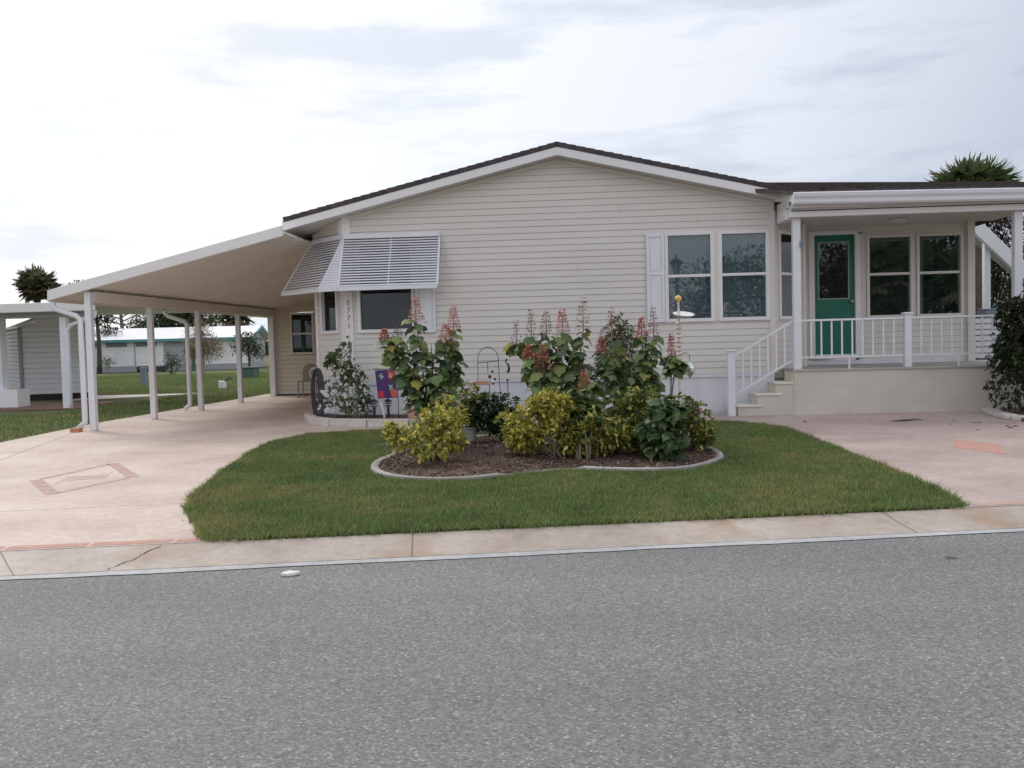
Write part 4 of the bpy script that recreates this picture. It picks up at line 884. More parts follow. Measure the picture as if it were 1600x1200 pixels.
# fern, spiky plant, grey mound
def fronds(name, c, n, Ls, w, pal, label, up=.5, cat='plant', dens=14):
    t = empty(name, (c[0], c[1], c[2]), label, cat); P = []; D = []; LL_ = []
    sm = MB()
    for i in range(n):
        th = i * 2.399 + random.random() * .5; o = Vector((math.cos(th), math.sin(th), 0)); prev = Vector(c); l = Ls * random.uniform(.7, 1.1); pts_ = [prev]
        for j in range(1, 8):
            f = j / 7; q = Vector(c) + o * l * f * .85 + Vector((0, 0, l * (up * 1.5 * f - 1.1 * up * f * f * 1.2))); pts_.append(q)
        sm.tube(pts_, .003, 4, False)
        for j in range(dens):
            f = (j + 1) / dens * 6.99; k = int(f); q = pts_[k].lerp(pts_[k + 1], f - k); sd = Vector((-o.y, o.x, 0))
            for s_ in (-1, 1): P.append(tuple(q)); d = sd * s_ + o * .6; D.append(tuple(d)); LL_.append(w * (1 - .6 * j / dens))
    LL_ = np.array(LL_); V, Fa, C = leaves(T_DIA, P, D, LL_, LL_ * .25, pick(pal, len(P)))
    npmesh('frond', V, Fa, C, M['leaf'], t); sm.build('stalk', M['palebark'], t)
fronds('fern', (-.62, 11.0, .08), 16, .28, .06, [(1, .10, .17, .09), (1, .14, .22, .12)], 'small pale green fern between the potted plant and the central shrub')
fronds('fern', (-1.95, 10.4, .05), 9, .32, .05, [(1, .05, .09, .04), (1, .08, .12, .05)], 'thin dark leafed plant behind the left tip of the yellow shrub', up=.6)
fronds('silver_plant', (.34, 9.95, .30), 16, .2, .05, [(1, .34, .35, .32), (1, .24, .26, .24)], 'small silvery grey plant nestled between the central yellow shrubs')
# right edge hedge
hg = shrub('dark_hedge_bush', (6.95, 13.5, .95), (1.0, .55, .92), 3000, .07, [(5, .028, .055, .025), (3, .045, .08, .03), (2, .10, .045, .035), (1, .07, .11, .05)], 'dark green reddish tipped bush at the right edge in front of the porch', 'shrub', stems=14, per=7,
      blobs=[(0, 0, -.1, 1), (0, 0, .35, .8), (-.35, -.1, -.45, .7), (.3, 0, .1, .9), (-.55, 0, .45, .35), (-.6, -.1, 0, .35)], base=(6.95, 13.55))
MB().slab([(6.0, 12.6), (8.5, 11.9), (8.8, 14.35), (6.5, 14.35), (6.25, 13.9)], 0, .05).build('hedge_mulch', M['mulch'], kind='structure')
for (a_, b_, lb) in (((6.24, 14.2), (6.12, 13.62), 'pale edging stone nearest the porch wall under the dark bush'), ((6.08, 13.5), (6.02, 12.95), 'pale edging stone in the middle of the row under the dark bush'), ((6.02, 12.85), (6.3, 12.4), 'pale edging stone nearest the street under the dark bush')):
    MB().beam((*a_, .04), (*b_, .04), .17, .07).build('edging_stone', M['block'], bevel=.015, origin=(*a_, 0), label=lb, cat='edging stone', group='stones edging the right bed')

# ================================================================== ORNAMENTS
# white pole with gold ball
pl = empty('ornament_pole', (1.33, 11.1, .07), 'white garden pole topped with a gold ball and a tilted white dish', 'garden ornament')
MB().lathe((1.33, 11.1, .05), [(.034, 0), (.034, .86), (.04, .87), (.04, .9), (.034, .91)], 8).build('pole', M['white'], pl)
prf = []; z = .96
while z < 1.42: prf += [(.018, z), (.034, z + .015), (.034, z + .035), (.018, z + .05)]; z += .052
MB().lathe((1.33, 11.1, 0), prf, 12).build('beads', M['shell'], pl, smooth=True)
MB().lathe((1.33, 11.1, 0), [(.012, 1.42), (.02, 1.5), (.010, 1.6), (.014, 1.66)], 10).build('spindle', M['shell'], pl)
sp = [(.038 * math.sin(i * math.pi / 10) + .0005, 1.70 - .038 * math.cos(i * math.pi / 10)) for i in range(11)]
MB().lathe((1.33, 11.1, 0), sp, 16).build('ball', M['gold'], pl, smooth=True)
MB().lathe((1.39, 11.08, 1.50), [(.03, -.018), (.08, -.012), (.125, .012), (.13, .018), (.10, .004), (.03, -.004)], 20, Matrix.Rotation(R(14), 3, 'X') @ Matrix.Rotation(R(4), 3, 'Y')).build('dish', M['white'], pl, smooth=True)
MB().tube([(1.345, 11.08, 1.03), (1.40, 11.06, 1.06), (1.44, 11.04, 1.03), (1.445, 11.04, .95)], .004).build('hook', M['iron'], pl)
MB().lathe((1.445, 11.04, .75), [(.001, 0), (.02, .03), (.06, .085), (.066, .125), (.05, .16), (.02, .18), (.006, .2)], 8).build('hanging_lantern', M['silver'], origin=(1.445, 11.04, .75), label='silver glass teardrop lantern hanging from the white garden pole', cat='lantern')
# flamingo
fm = empty('flamingo_ornament', (1.40, 10.3, .05), 'pink plastic flamingo with curved neck peeking from the right shrubs', 'garden ornament')
MB().tube([(1.33, 10.32, .22), (1.38, 10.31, .235), (1.43, 10.3, .24), (1.455, 10.3, .265), (1.45, 10.3, .31), (1.425, 10.3, .35), (1.425, 10.3, .40), (1.45, 10.3, .435), (1.48, 10.3, .43), (1.495, 10.3, .415)], [.012, .05, .045, .022, .017, .015, .015, .024, .022, .012], 10).build('body', M['pink'], fm, smooth=True)
MB().tube([(1.493, 10.3, .418), (1.515, 10.3, .405), (1.518, 10.3, .385)], [.013, .010, .003], 8).build('beak', M['coral'], fm, smooth=True)
for dx in (-.015, .015): MB().tube([(1.40 + dx, 10.31, .22), (1.40 + dx, 10.31, .04)], .004).build('leg', M['iron'], fm)
# solar path lights
def path_light(x, y, lb, z=.10):
    t = empty('path_light', (x, y, z), lb, 'path light', 'black tiered path lights along the house')
    MB().lathe((x, y, z), [(.022, 0), (.022, .16), (.03, .165), (.03, .17)], 10).build('stake', M['black'], t)
    MB().lathe((x, y, z), [(.032, .17), (.032, .25)], 10).build('lamp_glass', M['lampglass'], t)
    for q in (.185, .222): MB().lathe((x, y, z), [(.035, q), (.062, q - .004), (.062, q + .003), (.035, q + .007)], 12).build('ring', M['black'], t)
    MB().lathe((x, y, z), [(.07, .247), (.062, .258), (.03, .285), (.012, .292), (.008, .30)], 12).build('cap', M['black'], t)
path_light(-3.04, 14.4, 'black tiered path light just left of the purple flag'); path_light(-2.82, 14.42, 'black tiered path light half hidden below the purple flag')
path_light(-.80, 14.4, 'black tiered path light between the metal stake and the central plants'); path_light(.40, 14.3, 'black tiered path light half hidden behind the central plants')
# garden flag
gf = empty('garden_flag', (-2.80, 14.30, .1), 'purple garden flag with red and pale green figures on a thin black stand', 'flag')
FG = frame(-2.985, 14.28, 0)
MB().tube([(-2.64, 14.3, .08), (-2.63, 14.3, .86), (-3.0, 14.28, .87)], .006).build('stand', M['black'], gf)
fl = MB()
nq = 8
def fpt(i, j): u = i / nq; v = j / nq; return (-2.985 + u * .31 + v * .035, 14.28 + .012 * math.sin(u * 7 + v * 2), .845 - v * .44 + u * .01)
for i in range(nq):
    for j in range(nq): fl.quad(fpt(i, j), fpt(i + 1, j), fpt(i + 1, j + 1), fpt(i, j + 1))
cl = fl.build('cloth', M['purple'], gf)
def patch(pts_, m, nm='figure'):
    MB().quad(*[(lambda q: (q[0], q[1] - .006, q[2]))(fpt(u * nq, v * nq)) for u, v in pts_]).build(nm, m, cl)
patch([(.04, .74), (.35, .74), (.36, .98), (.05, .98)], M['red']); patch([(.62, .03), (.97, .03), (.97, .3), (.64, .34)], M['red']); patch([(.66, .72), (.96, .70), (.97, .97), (.7, .98)], M['coral'])
for cx_, cz_, rot, mm_ in ((.30, .22, .2, 'mint'), (.72, .62, .7, 'mint'), (.78, .2, -.5, 'pink')):
    q = []
    for k in range(16):
        th = k / 16 * 6.283; rr_ = .06 + .07 * (math.cos(2 * th) ** 2) * (1.2 if k % 4 < 2 else .7); q.append((cx_ + rr_ * math.cos(th + rot) * 1.0, cz_ + rr_ * math.sin(th + rot)))
    patch(q, M[mm_])
# pale cane by the flag
MB().tube([(-2.91, 14.25, .36), (-2.87, 14.25, .22), (-2.85, 14.25, .10)], [.012, .02, .014], 8).build('garden_spike', M['tread'], origin=(-2.85, 14.25, .1), label='short pale curved garden spike standing under the purple flag', cat='garden ornament')
# small terracotta pot behind stems
MB().lathe((-2.42, 14.2, .10), [(.05, 0), (.075, .14), (.085, .145), (.085, .17), (.07, .17)], 16).build('clay_pot', M['pink'], origin=(-2.42, 14.2, .1), label='small salmon coloured pot behind the left flowering stems', cat='pot')
# trellis
tl_ = empty('arched_trellis', (-1.23, 14.5, .1), 'thin black arched metal trellis standing against the house siding', 'trellis')
tr = MB(); arch = [(-1.41, 14.5, .05), (-1.395, 14.5, .98)] + [(-1.235 - .16 * math.cos(a_), 14.5, .99 + .17 * math.sin(a_)) for a_ in [math.pi * i / 12 for i in range(13)]] + [(-1.075, 14.5, .98), (-1.04, 14.5, .05)]
tr.tube(arch, .0055, 6); tr.tube([(-1.395, 14.5, .92), (-1.075, 14.5, .94)], .0055); tr.tube([(-1.40, 14.5, .43), (-1.05, 14.5, .45)], .0055)
tr.tube([(-1.24, 14.5, .93), (-1.24, 14.5, .76)], .005); tr.tube([(-1.22, 14.5, .62), (-1.22, 14.5, .43)], .006)
tr.build('frame', M['iron'], tl_)
fgm = MB()
for (x, z, r_) in ((-1.21, .70, .03), (-1.17, .78, .022), (-1.13, .66, .022), (-1.16, .59, .02), (-1.21, .62, .015)): fgm.lathe((x, 14.485, z - r_), [(.002, 0), (r_ * .8, r_ * .4), (r_, r_), (r_ * .7, r_ * 1.7), (.002, 2 * r_)], 8)
fgm.build('metal_flowers', M['iron'], tl_)
MB().box(-1.46, -1.20, 14.462, 14.48, .575, .635).build('hanging_sign', M['wood'], bevel=.01, origin=(-1.33, 14.47, .6), label='small orange brown wooden sign hung on the arched trellis', cat='sign')
MB().lathe((-1.30, 14.44, .30), [(.04, 0), (.08, .03), (.10, .11), (.105, .14), (.09, .14)], 14).build('hanging_pot', M['terra'], origin=(-1.30, 14.44, .3), label='small terracotta half pot fixed low on the arched trellis', cat='pot')
# metal stake with bird figure
sk_ = empty('bird_stake', (-.93, 14.5, .1), 'thin dark metal garden stake with a curved bird figure on top', 'garden ornament')
MB().tube([(-.93, 14.5, .05), (-.935, 14.5, .66)], .006).lathe((-.935, 14.5, .63), [(.012, 0), (.03, .005), (.03, .012), (.01, .02)], 8).lathe((-.935, 14.5, .42), [(.01, 0), (.02, .005), (.01, .015)], 8).build('stake', M['iron'], sk_)
MB().tube([(-.95, 14.5, .78), (-.925, 14.5, .76), (-.905, 14.5, .82), (-.92, 14.5, .89), (-.955, 14.5, .91), (-.95, 14.5, .955), (-.93, 14.5, .975)], [.006, .022, .02, .016, .008, .016, .006], 8).build('bird_figure', M['iron'], sk_, smooth=True)
# hose holder
hh = empty('hose_holder', (-4.10, 15.05, .1), 'black metal hose holder with coiled dark hose by the angled corner', 'hose holder')
MB().tube([(-4.03, 15.02, .10), (-3.98, 15.0, .35), (-4.08, 15.05, .42), (-4.12, 15.06, .80)], .012).tube([(-4.12, 14.98, .10), (-4.12, 15.0, .35)], .012).tube([(-4.2, 15.05, .30), (-3.85, 15.0, .31)], .022).build('stand', M['black'], hh)
rg = MB()
for k in range(16):
    pass
rg.tube([(-4.12 + .085 * math.cos(a_), 14.99, .80 + .085 * math.sin(a_)) for a_ in [2 * math.pi * i / 20 for i in range(21)]], .026, 8).build('reel_ring', M['taupe'], hh, smooth=True)
MB().lathe((-4.12, 14.99, .80), [(.02, -.02), (.02, .02)], 10, Matrix.Rotation(R(90), 3, 'X')).build('reel_hub', M['white'], hh)
hs = MB()
for k in range(7):
    w = .035 + .013 * k; pts_ = []
    for i in range(25):
        a_ = 2 * math.pi * i / 24; pts_.append((-4.10 + w * math.cos(a_) + .006 * k, 14.96 - .008 * k, .53 + (.30 + .01 * k) * math.sin(a_) - (.02 * k if a_ > math.pi else 0)))
    hs.tube(pts_, .009, 6, False)
hs.build('hose', M['hose'], hh, smooth=True)
# garden chair by the carport wall
ch = empty('garden_chair', (-6.28, 22.3, 0), 'taupe plastic chair with rounded back half hidden behind the house corner', 'chair')
bk = MB(); n0 = 12
outl = [(-.22, .42)] + [(-.22 + 0 * i, .42) for i in range(0)] + [(-.24, .62)] + [(.24 * math.cos(a_), .66 + .17 * math.sin(a_)) for a_ in [math.pi - math.pi * i / 10 for i in range(11)]] + [(.24, .62), (.22, .42)]
bk.v = [(-6.28 + u, 22.5 + (z - .42) * .2, z) for u, z in outl] + [(-6.28 + u, 22.53 + (z - .42) * .2, z) for u, z in outl]; k = len(outl)
bk.f = [tuple(range(k)), tuple(k + i for i in reversed(range(k)))] + [(i, (i + 1) % k, k + (i + 1) % k, k + i) for i in range(k)]
bk.build('backrest', M['taupe'], ch)
MB().box(-6.52, -6.04, 22.06, 22.52, .39, .42).build('seat', M['taupe'], ch, bevel=.01)
for x in (-6.50, -6.06):
    for y in (22.08, 22.5): MB().beam((x, y, 0.006), (x * .998 - .012, y, .39), .03, .03, (0, 1, 0)).build('leg', M['taupe'], ch)
# small items
MB().tube([(3.61, 14.40, 2.52), (3.585, 14.395, 2.60), (3.60, 14.39, 2.68)], [.008, .022, .006], 8).tube([(3.55, 14.39, 2.56), (3.64, 14.39, 2.63)], [.004, .006], 6).tube([(3.56, 14.39, 2.64), (3.64, 14.39, 2.57)], [.004, .006], 6).build('lizard_ornament', M['bluegrey'], origin=(3.59, 14.39, 2.6), label='small grey metal lizard fixed to the left porch post', cat='ornament')
MB().slab([(-1.66, 5.15), (-1.61, 5.13), (-1.57, 5.16), (-1.555, 5.20), (-1.60, 5.205), (-1.62, 5.22), (-1.65, 5.19)], -.059, -.040).build('paper_scrap', M['tread'], bevel=.005, origin=(-1.58, 4.95, -.06), label='small white scrap lying on the asphalt beside the kerb line', cat='litter')
MB().slab([(2.17 + .034 * math.cos(a_), 5.40 + .036 * math.sin(a_) + .006 * math.sin(3 * a_)) for a_ in [i * .4488 for i in range(14)]], -.0595, -.0585).build('oil_spot', M['oil'], kind='structure')
MB().tube([(4.40, 12.98, .015), (4.62, 13.0, .02), (4.80, 13.05, .03)], [.004, .018, .008], 6).tube([(4.70, 13.02, .025), (4.84, 12.96, .03)], .006, 5).build('fallen_twig', M['darkbark'], origin=(4.6, 13, 0), label='dry brown twig lying on the pink pad before the porch', cat='twig')
lp = leaves(T_OVAL, [(0, 0, .006)], [(1, 0, 0.0)], .09, .05, np.array([[.16, .05, .05]]))
first = None
for (x, y) in ((5.02, 12.5), (5.2, 12.8), (5.42, 12.6), (5.6, 12.1), (5.05, 11.7), (5.52, 11.85), (5.9, 11.4), (3.35, 13.2), (5.66, 12.0), (5.38, 12.62)):
    if first is None:
        first = npmesh('fallen_leaf', lp[0], lp[1], lp[2], M['leaf'], origin=(0, 0, 0)); o = first
    else: o = first.copy(); COL.objects.link(o)
    o.location = (x, y, .004); o.rotation_euler = (0, 0, random.random() * 6); props(o, 'small reddish brown fallen leaf lying on the pink parking pad', 'leaf', 'fallen leaves on the pink parking pad')

# ================================================================== LEFT BACKGROUND
nc = empty('neighbour_carport', (-11.2, 20.2, 0), 'neighbouring white carport with flat fascia at the far left edge', 'carport')
MB().box(-16.5, -10.35, 19.8, 19.95, 2.16, 2.36).build('fascia', M['trim'], nc, bevel=.01)
MB().box(-16.5, -10.4, 19.96, 26, 2.30, 2.34).build('roof_panel', M['far_roof'], nc)
MB().box(-16.5, -10.5, 20.1, 20.22, 2.04, 2.155).build('beam', M['metal_grey'], nc)
MB().box(-11.28, -11.12, 20.1, 20.24, 0, 2.05).build('post', M['metal_shed'], nc, bevel=.01)
MB().box(-13.45, -13.15, 20.9, 21.15, .3, 2.2).build('post', M['metal_shed'], nc, bevel=.01)
MB().box(-13.9, -12.75, 20.8, 21.3, 0, .42).build('post_plinth', M['far_wall'], nc)
MB().tube([(-10.42, 20.05, 2.16), (-10.42, 20.05, 2.05), (-11.0, 20.05, 1.85), (-11.08, 20.04, 1.7), (-11.08, 20.04, .1)], .045, 8).build('downspout', M['metal_shed'], nc)
MB().slab([(-17, 19.7), (-10.9, 19.9), (-11.1, 22.4), (-17, 23)], 0, .012).build('paved_strip', M['paver'], kind='structure')
sh = empty('metal_shed', (-13.6, 23.8, 0), 'pale blue grey corrugated metal shed behind the neighbouring carport', 'shed')
A_, B_, C_ = Vector((-14.55, 24.0)), Vector((-12.85, 24.5)), Vector((-17.0, 27.0))
def ribwall(mb, a, b, z0, z1a, z1b, p=.14):
    a = Vector(a); b = Vector(b); d = (b - a).normalized(); n = Vector((d.y, -d.x)) * .015; z = z0
    zt = min(z1a, z1b)
    while z < zt - .01:
        z2 = min(z + p, zt); zm = z + (z2 - z) * .8
        mb.quad((*(a + n), z), (*(b + n), z), (*(b + n), zm), (*(a + n), zm)); mb.quad((*(a + n), zm), (*(b + n), zm), (*(b - n), z2), (*(a - n), z2)); mb.quad((*(a - n), z), (*(b - n), z), (*(b + n), z), (*(a + n), z)); z = z2
    if z1a != z1b: mb.quad((*a, zt), (*b, zt), (*(b), z1b) if z1b > z1a else (*b, zt), (*(a), z1a) if z1a > z1b else (*a, zt))
w = MB(); ribwall(w, A_, B_, .16, 1.98, 1.98); mid = (A_ + B_) / 2; w.quad((*A_, 1.975), (*B_, 1.975), (*mid, 2.26)); w.build('wall', M['metal_shed'], sh)
w = MB(); ribwall(w, C_, A_, .16, 1.95, 1.95, .11); w.build('louvred_side', M['metal_grey'], sh)
D_ = B_ + (C_ - A_); m2 = (C_ + D_) / 2
MB().slab([tuple(A_), tuple(B_), tuple(D_), tuple(C_)], 0, .15).build('base', M['dark'], sh)
MB().beam((*A_, .15), (*A_, 1.98), .09, .09, (0, 1, 0)).build('corner_trim', mat('shed_trim', (.30, .30, .36), .5), sh)
rf = MB(); ex = (A_ - B_).normalized() * .08; fy = (A_ - C_).normalized() * .1
rf.hexa([(*(A_ + ex + fy), 1.93), (*(mid + fy), 2.30), (*(m2), 2.30), (*(C_ + ex), 1.93), (*(A_ + ex + fy), 1.99), (*(mid + fy), 2.36), (*(m2), 2.36), (*(C_ + ex), 1.99)])
rf.hexa([(*(mid + fy), 2.30), (*(B_ - ex + fy), 1.93), (*(D_ - ex), 1.93), (*(m2), 2.30), (*(mid + fy), 2.36), (*(B_ - ex + fy), 1.99), (*(D_ - ex), 1.99), (*(m2), 2.36)])
rf.build('roof', M['far_roof'], sh)
MB().slab([(-13.0, 23.1), (-10.6, 25.2), (-10.4, 25.9), (-13.4, 25.6)], 0, .01).build('garden_path', M['walk'] if 'walk' in M else M['block'], kind='structure')
# far white home with teal trim
fh = empty('white_home', (-20, 54, 0), 'long low white home with bright roof and teal trim beyond the back lawn', 'house')
A_, B_ = Vector((-30.5, 53.0)), Vector((-19.2, 55.0)); dv_ = (B_ - A_).normalized(); nb_ = Vector((-dv_.y, dv_.x)); W_ = 7.0
C_ = B_ + nb_ * W_; D_ = A_ + nb_ * W_
w = MB(); ribwall(w, A_, B_, .35, 1.95, 1.95, .2); w.build('long_wall', M['far_wall'], fh)
w = MB(); ribwall(w, B_, C_, .35, 1.95, 1.95, .2); mm_ = (B_ + C_) / 2; w.quad((*B_, 1.94), (*C_, 1.94), (*mm_, 2.62)); w.build('gable_wall', mat('far_gable', (.44, .46, .52), .6), fh)
MB().slab([tuple(A_), tuple(B_), tuple(C_), tuple(D_)], 0, .34).build('skirting', mat('far_skirt', (.35, .36, .40), .8), fh)
ma = (A_ + D_) / 2 + dv_ * 3.0; o_ = nb_ * -.45; e_ = dv_ * .35
rf = MB(); rf.hexa([(*(A_ + o_ - e_), 1.88), (*(B_ + o_ + e_), 1.88), (*(mm_ + e_), 2.62), (*(ma - e_), 2.62), (*(A_ + o_ - e_), 1.93), (*(B_ + o_ + e_), 1.93), (*(mm_ + e_), 2.68), (*(ma - e_), 2.68)])
rf.hexa([(*(mm_ + e_), 2.62), (*(C_ - o_ + e_), 1.88), (*(D_ - o_ - e_), 1.88), (*(ma - e_), 2.62), (*(mm_ + e_), 2.68), (*(C_ - o_ + e_), 1.93), (*(D_ - o_ - e_), 1.93), (*(ma - e_), 2.68)])
rf.build('roof', M['far_roof'], fh)
te = MB(); te.beam((*(A_ + o_ - e_), 1.85), (*(B_ + o_ + e_), 1.85), .05, .16); te.beam((*(B_ + o_ + e_ * 1.1), 1.88), (*(mm_ + e_ * 1.1), 2.62), .05, .16); te.beam((*(mm_ + e_ * 1.1), 2.62), (*(C_ - o_ + e_ * 1.1), 1.88), .05, .16); te.build('teal_fascia', M['teal'], fh)
fw = (A_.x, A_.y, dv_.x, dv_.y)
for u in (1.6, 3.3, 5.0): MB().fbox(fw, u, u + 1.2, 0, .04, 1.5, 1.78).build('window', M['bluegrey'], fh)
for u in (2.6, 4.9, 6.6): MB().fbox(fw, u, u + .06, 0, .05, .3, 1.85).build('wall_post', M['metal_grey'], fh)
MB().fbox(fw, 6.7, 7.9, 0, .04, .35, 1.85).build('screen_door', M['metal_grey'], fh)
# trees
def tree(name, x, y, h, label, crowns, leafL, pal, trunk_r=.18, n=2500, branches=8, wr=.5, cat='tree', group=None, shape=T_OVAL, lump=.35, bare_top=False, bark='darkbark', limbs=None):
    t = empty(name, (x, y, 0), label, cat, group); parts_ = []; tot = sum(c[3] * c[4] * c[5] for c in crowns)
    for c in crowns:
        k = int(n * c[3] * c[4] * c[5] / tot); parts_.append(cloudleaf(t, (x + c[0], y + c[1], c[2]), c[3:6], max(k, 30), leafL, pal, shape, wr, lump=lump, shell=.6))
    V, Fa, C = merge(parts_); npmesh('crown', V, Fa, C, M['leaf'], t)
    tk = MB(); tk.tube([(x, y, -.1), (x + .05, y, h * .3), (x - .04, y, h * .6), (x, y, h * .85)], [trunk_r, trunk_r * .8, trunk_r * .55, trunk_r * .15], 9)
    for i in range(branches):
        f = .35 + .5 * i / branches; c = crowns[i % len(crowns)]; d = unit(1)[0]; e2 = (x + c[0] + d[0] * c[3] * .6, y + c[1] + d[1] * c[4] * .6, c[2] + d[2] * c[5] * .5)
        s0 = Vector((x, y, h * f)); e2 = Vector(e2); tk.tube([s0, s0.lerp(e2, .5) + Vector((0, 0, .08 * h * random.random())), e2], [trunk_r * .35, trunk_r * .22, trunk_r * .08], 6)
    tk.build('trunk', M[bark], t, smooth=True); return t
TD = [(5, .03, .05, .02), (3, .05, .08, .03), (1, .08, .10, .045)]
def palm(name, x, y, hc, r, label, pal, nf=34, blades=22, cat='palm tree', tr=.16, low=-.75, Lb=.5, dead=True, bw=.075):
    t = empty(name, (x, y, 0), label, cat, 'cabbage palms around the lot'); P = []; D = []; LL_ = []; WW = []; U = []; pt_ = MB()
    col = []
    for i in range(nf):
        th = i * 2.399; el = low + (1.5 - low) * ((i + .5) / nf); el = math.asin(max(-1, min(1, low + (1 - low) * (i + .5) / nf)))
        o = Vector((math.cos(th) * math.cos(el), math.sin(th) * math.cos(el), math.sin(el))); c0 = Vector((x, y, hc)); hub = c0 + Vector((o.x, o.y, o.z * .80)) * r * random.uniform(.30, .70) + Vector((0, 0, .03 * r))
        pt_.tube([c0, hub], .012 * r, 4, False)
        s_ = o.cross(Vector((0, 0, 1))); s_ = s_.normalized() if s_.length > .1 else Vector((1, 0, 0)); 
        cc = pick(pal if el > -.25 or not dead else [(2, .20, .15, .09), (1, .10, .09, .05)], 1)[0]
        for j in range(blades):
            a_ = -1.7 + 3.4 * j / (blades - 1); d = o * math.cos(a_) + s_ * math.sin(a_); d.z -= .35 * abs(math.sin(a_)) + .42
            P.append(tuple(hub)); D.append(tuple(d)); LL_.append(r * Lb * random.uniform(.8, 1.1) * (1 - .15 * abs(a_))); WW.append(r * bw); U.append(tuple(o.cross(s_) * 1.0)); col.append(cc)
    LL_ = np.array(LL_); V, Fa, C = leaves(T_CURVE, P, D, LL_, np.array(WW), np.clip(np.array(col) * (1 + rng.normal(0, .12, (len(P), 1))), .005, 1), np.array(U))
    npmesh('crown', V, Fa, C, M['leaf'], t); pt_.build('frond_stalks', M['palebark'], t)
    MB().tube([(x, y, -.1), (x, y, hc * .5), (x, y, hc)], [tr, tr * .9, tr], 10).build('trunk', M['darkbark'], t, smooth=True)
    return t
PG = [(4, .06, .085, .04), (3, .10, .125, .06), (2, .20, .20, .12)]
palm('palm_tree', -26.3, 45, 4.6, 1.25, 'dark round headed palm rising above the neighbouring carport roof at far left', PG, 110, 18, low=-.95, Lb=.40, bw=.09)
palm('palm_tree', -24.6, 68, 3.5, 1.6, 'shaggy palm crown above the white home roof near the carport end', [(3, .05, .06, .03), (2, .11, .09, .05)], 50, 20, low=-.99)
palm('palm_tree', 10.45, 24.5, 4.66, 1.30, 'big fan palm rising behind the porch roof on the right', [(6, .10, .135, .055), (3, .145, .17, .07), (1, .20, .18, .09)], 210, 22, low=-.8, tr=.2, bw=.06, Lb=.40)
# brown dead-frond skirt of the same palm, and fern-like greenery below
sk2 = [];
o = empty('vine_clump', (11.6, 25.5, 0), 'dark brown and green thicket under the right palm behind the porch', 'thicket')
V, Fa, C = merge([cloudleaf(o, (11.3, 25.2, 3.3), (.85, .7, 1.5), 3200, .16, [(4, .05, .035, .022), (2, .03, .04, .018), (1, .12, .07, .04)], shape=T_CURVE, wr=.25, droop=.8), cloudleaf(o, (10.6, 25.6, 1.9), (1.6, .8, 1.7), 3200, .12, TD)])
npmesh('foliage', V, Fa, C, M['leaf'], o)
tree('oak_tree', -27.2, 62, 5.0, 'large dark spreading tree behind the white home roof', [(0, 0, 3.1, 2.6, 2, 1.3), (-1.6, 0, 2.4, 1.9, 1.6, 1.0), (1.6, .5, 3.4, 2.0, 1.6, .9), (.6, 0, 4.2, 1.8, 1.6, .9), (3.0, 0, 2.9, 1.2, 1.2, .8)], .22, TD, .25, 7500, 14)
tree('round_tree', -27.9, 55, 2.4, 'small dark round crowned tree left of the white home', [(0, 0, 1.95, 1.05, 1, .75), (.5, 0, 1.6, .7, .7, .5)], .15, TD, .12, 2600, 6)
tree('tall_tree', -26.9, 52, 6, 'dark leafed tree partly hidden behind the front carport posts', [(0, 0, 3.9, 1.3, 1.2, 1.0), (-.7, 0, 4.6, 1.2, 1.2, .7), (.5, 0, 3.0, .6, .6, .4)], .18, TD, .15, 3200, 8, lump=.5)
tree('young_oak', -15.2, 38, 2.6, 'young tree with sparse reddish brown leaves standing on the back lawn', [(0, 0, 1.35, .85, .8, .75), (-.35, 0, 1.05, .6, .6, .5), (.5, 0, 1.25, .6, .6, .5), (-.1, 0, 2.0, .65, .6, .5)], .07, [(3, .22, .17, .08), (3, .15, .16, .07), (2, .28, .19, .12)], .05, 5200, 30, bark='palebark', lump=.4)
tree('leafy_bush', -17.6, 50.5, 2.0, 'green bushy tree beside the right gable of the white home', [(0, 0, 1.55, .95, .8, .6), (.5, 0, 1.0, .6, .6, .5), (-.4, 0, 1.2, .6, .6, .4)], .13, [(3, .05, .07, .03), (2, .08, .11, .05)], .08, 1900, 6)
# bare pine with a few tufts
bp_ = empty('sparse_pine', (-29.4, 60, 0), 'nearly bare tall pine with small needle tufts on thin branches', 'tree')
tk = MB(); tk.tube([(-29.4, 60, 0), (-29.35, 60, 2.5), (-29.45, 60, 4.2), (-29.4, 60, 6)], [.16, .13, .09, .04], 8)
tufts = []
for (z, dx, dz, rr_) in ((3.0, -1.6, 1.0, .25), (2.9, 1.5, .9, .30), (3.4, -2.1, .9, .22), (3.5, 1.3, .9, .3), (3.9, -1.5, .8, .3), (4.0, -2.6, .3, .35), (4.3, 1.0, .7, .25), (2.7, -2.2, .6, .18), (4.6, -.9, .9, .35), (3.2, 2.0, 1.3, .3)):
    tk.tube([(-29.4, 60, z), (-29.4 + dx * .5, 60 + random.uniform(-.3, .3), z + dz * .3), (-29.4 + dx, 60, z + dz)], [.05, .035, .015], 5)
    tk.tube([(-29.4 + dx * .6, 60, z + dz * .4), (-29.4 + dx * .9, 60, z + dz * 1.3)], [.02, .01], 4)
    tufts.append(cloudleaf(bp_, (-29.4 + dx, 60, z + dz), (rr_, rr_, rr_ * .6), 110, .2, TD, T_DIA, .2)); tufts.append(cloudleaf(bp_, (-29.4 + dx * .9, 60, z + dz * 1.35), (rr_ * .7, rr_, rr_ * .5), 60, .2, TD, T_DIA, .2))
tk.build('trunk', M['darkbark'], bp_); V, Fa, C = merge(tufts); npmesh('needle_tufts', V, Fa, C, M['leaf'], bp_)
P0_ = np.column_stack([rng.uniform(-220, 220, 26000), rng.uniform(150, 175, 26000), rng.random(26000)]); hts = 1.6 + 1.6 * vnoise(P0_[:, :2], .05, 5) + .8 * vnoise(P0_[:, :2], .2, 6)
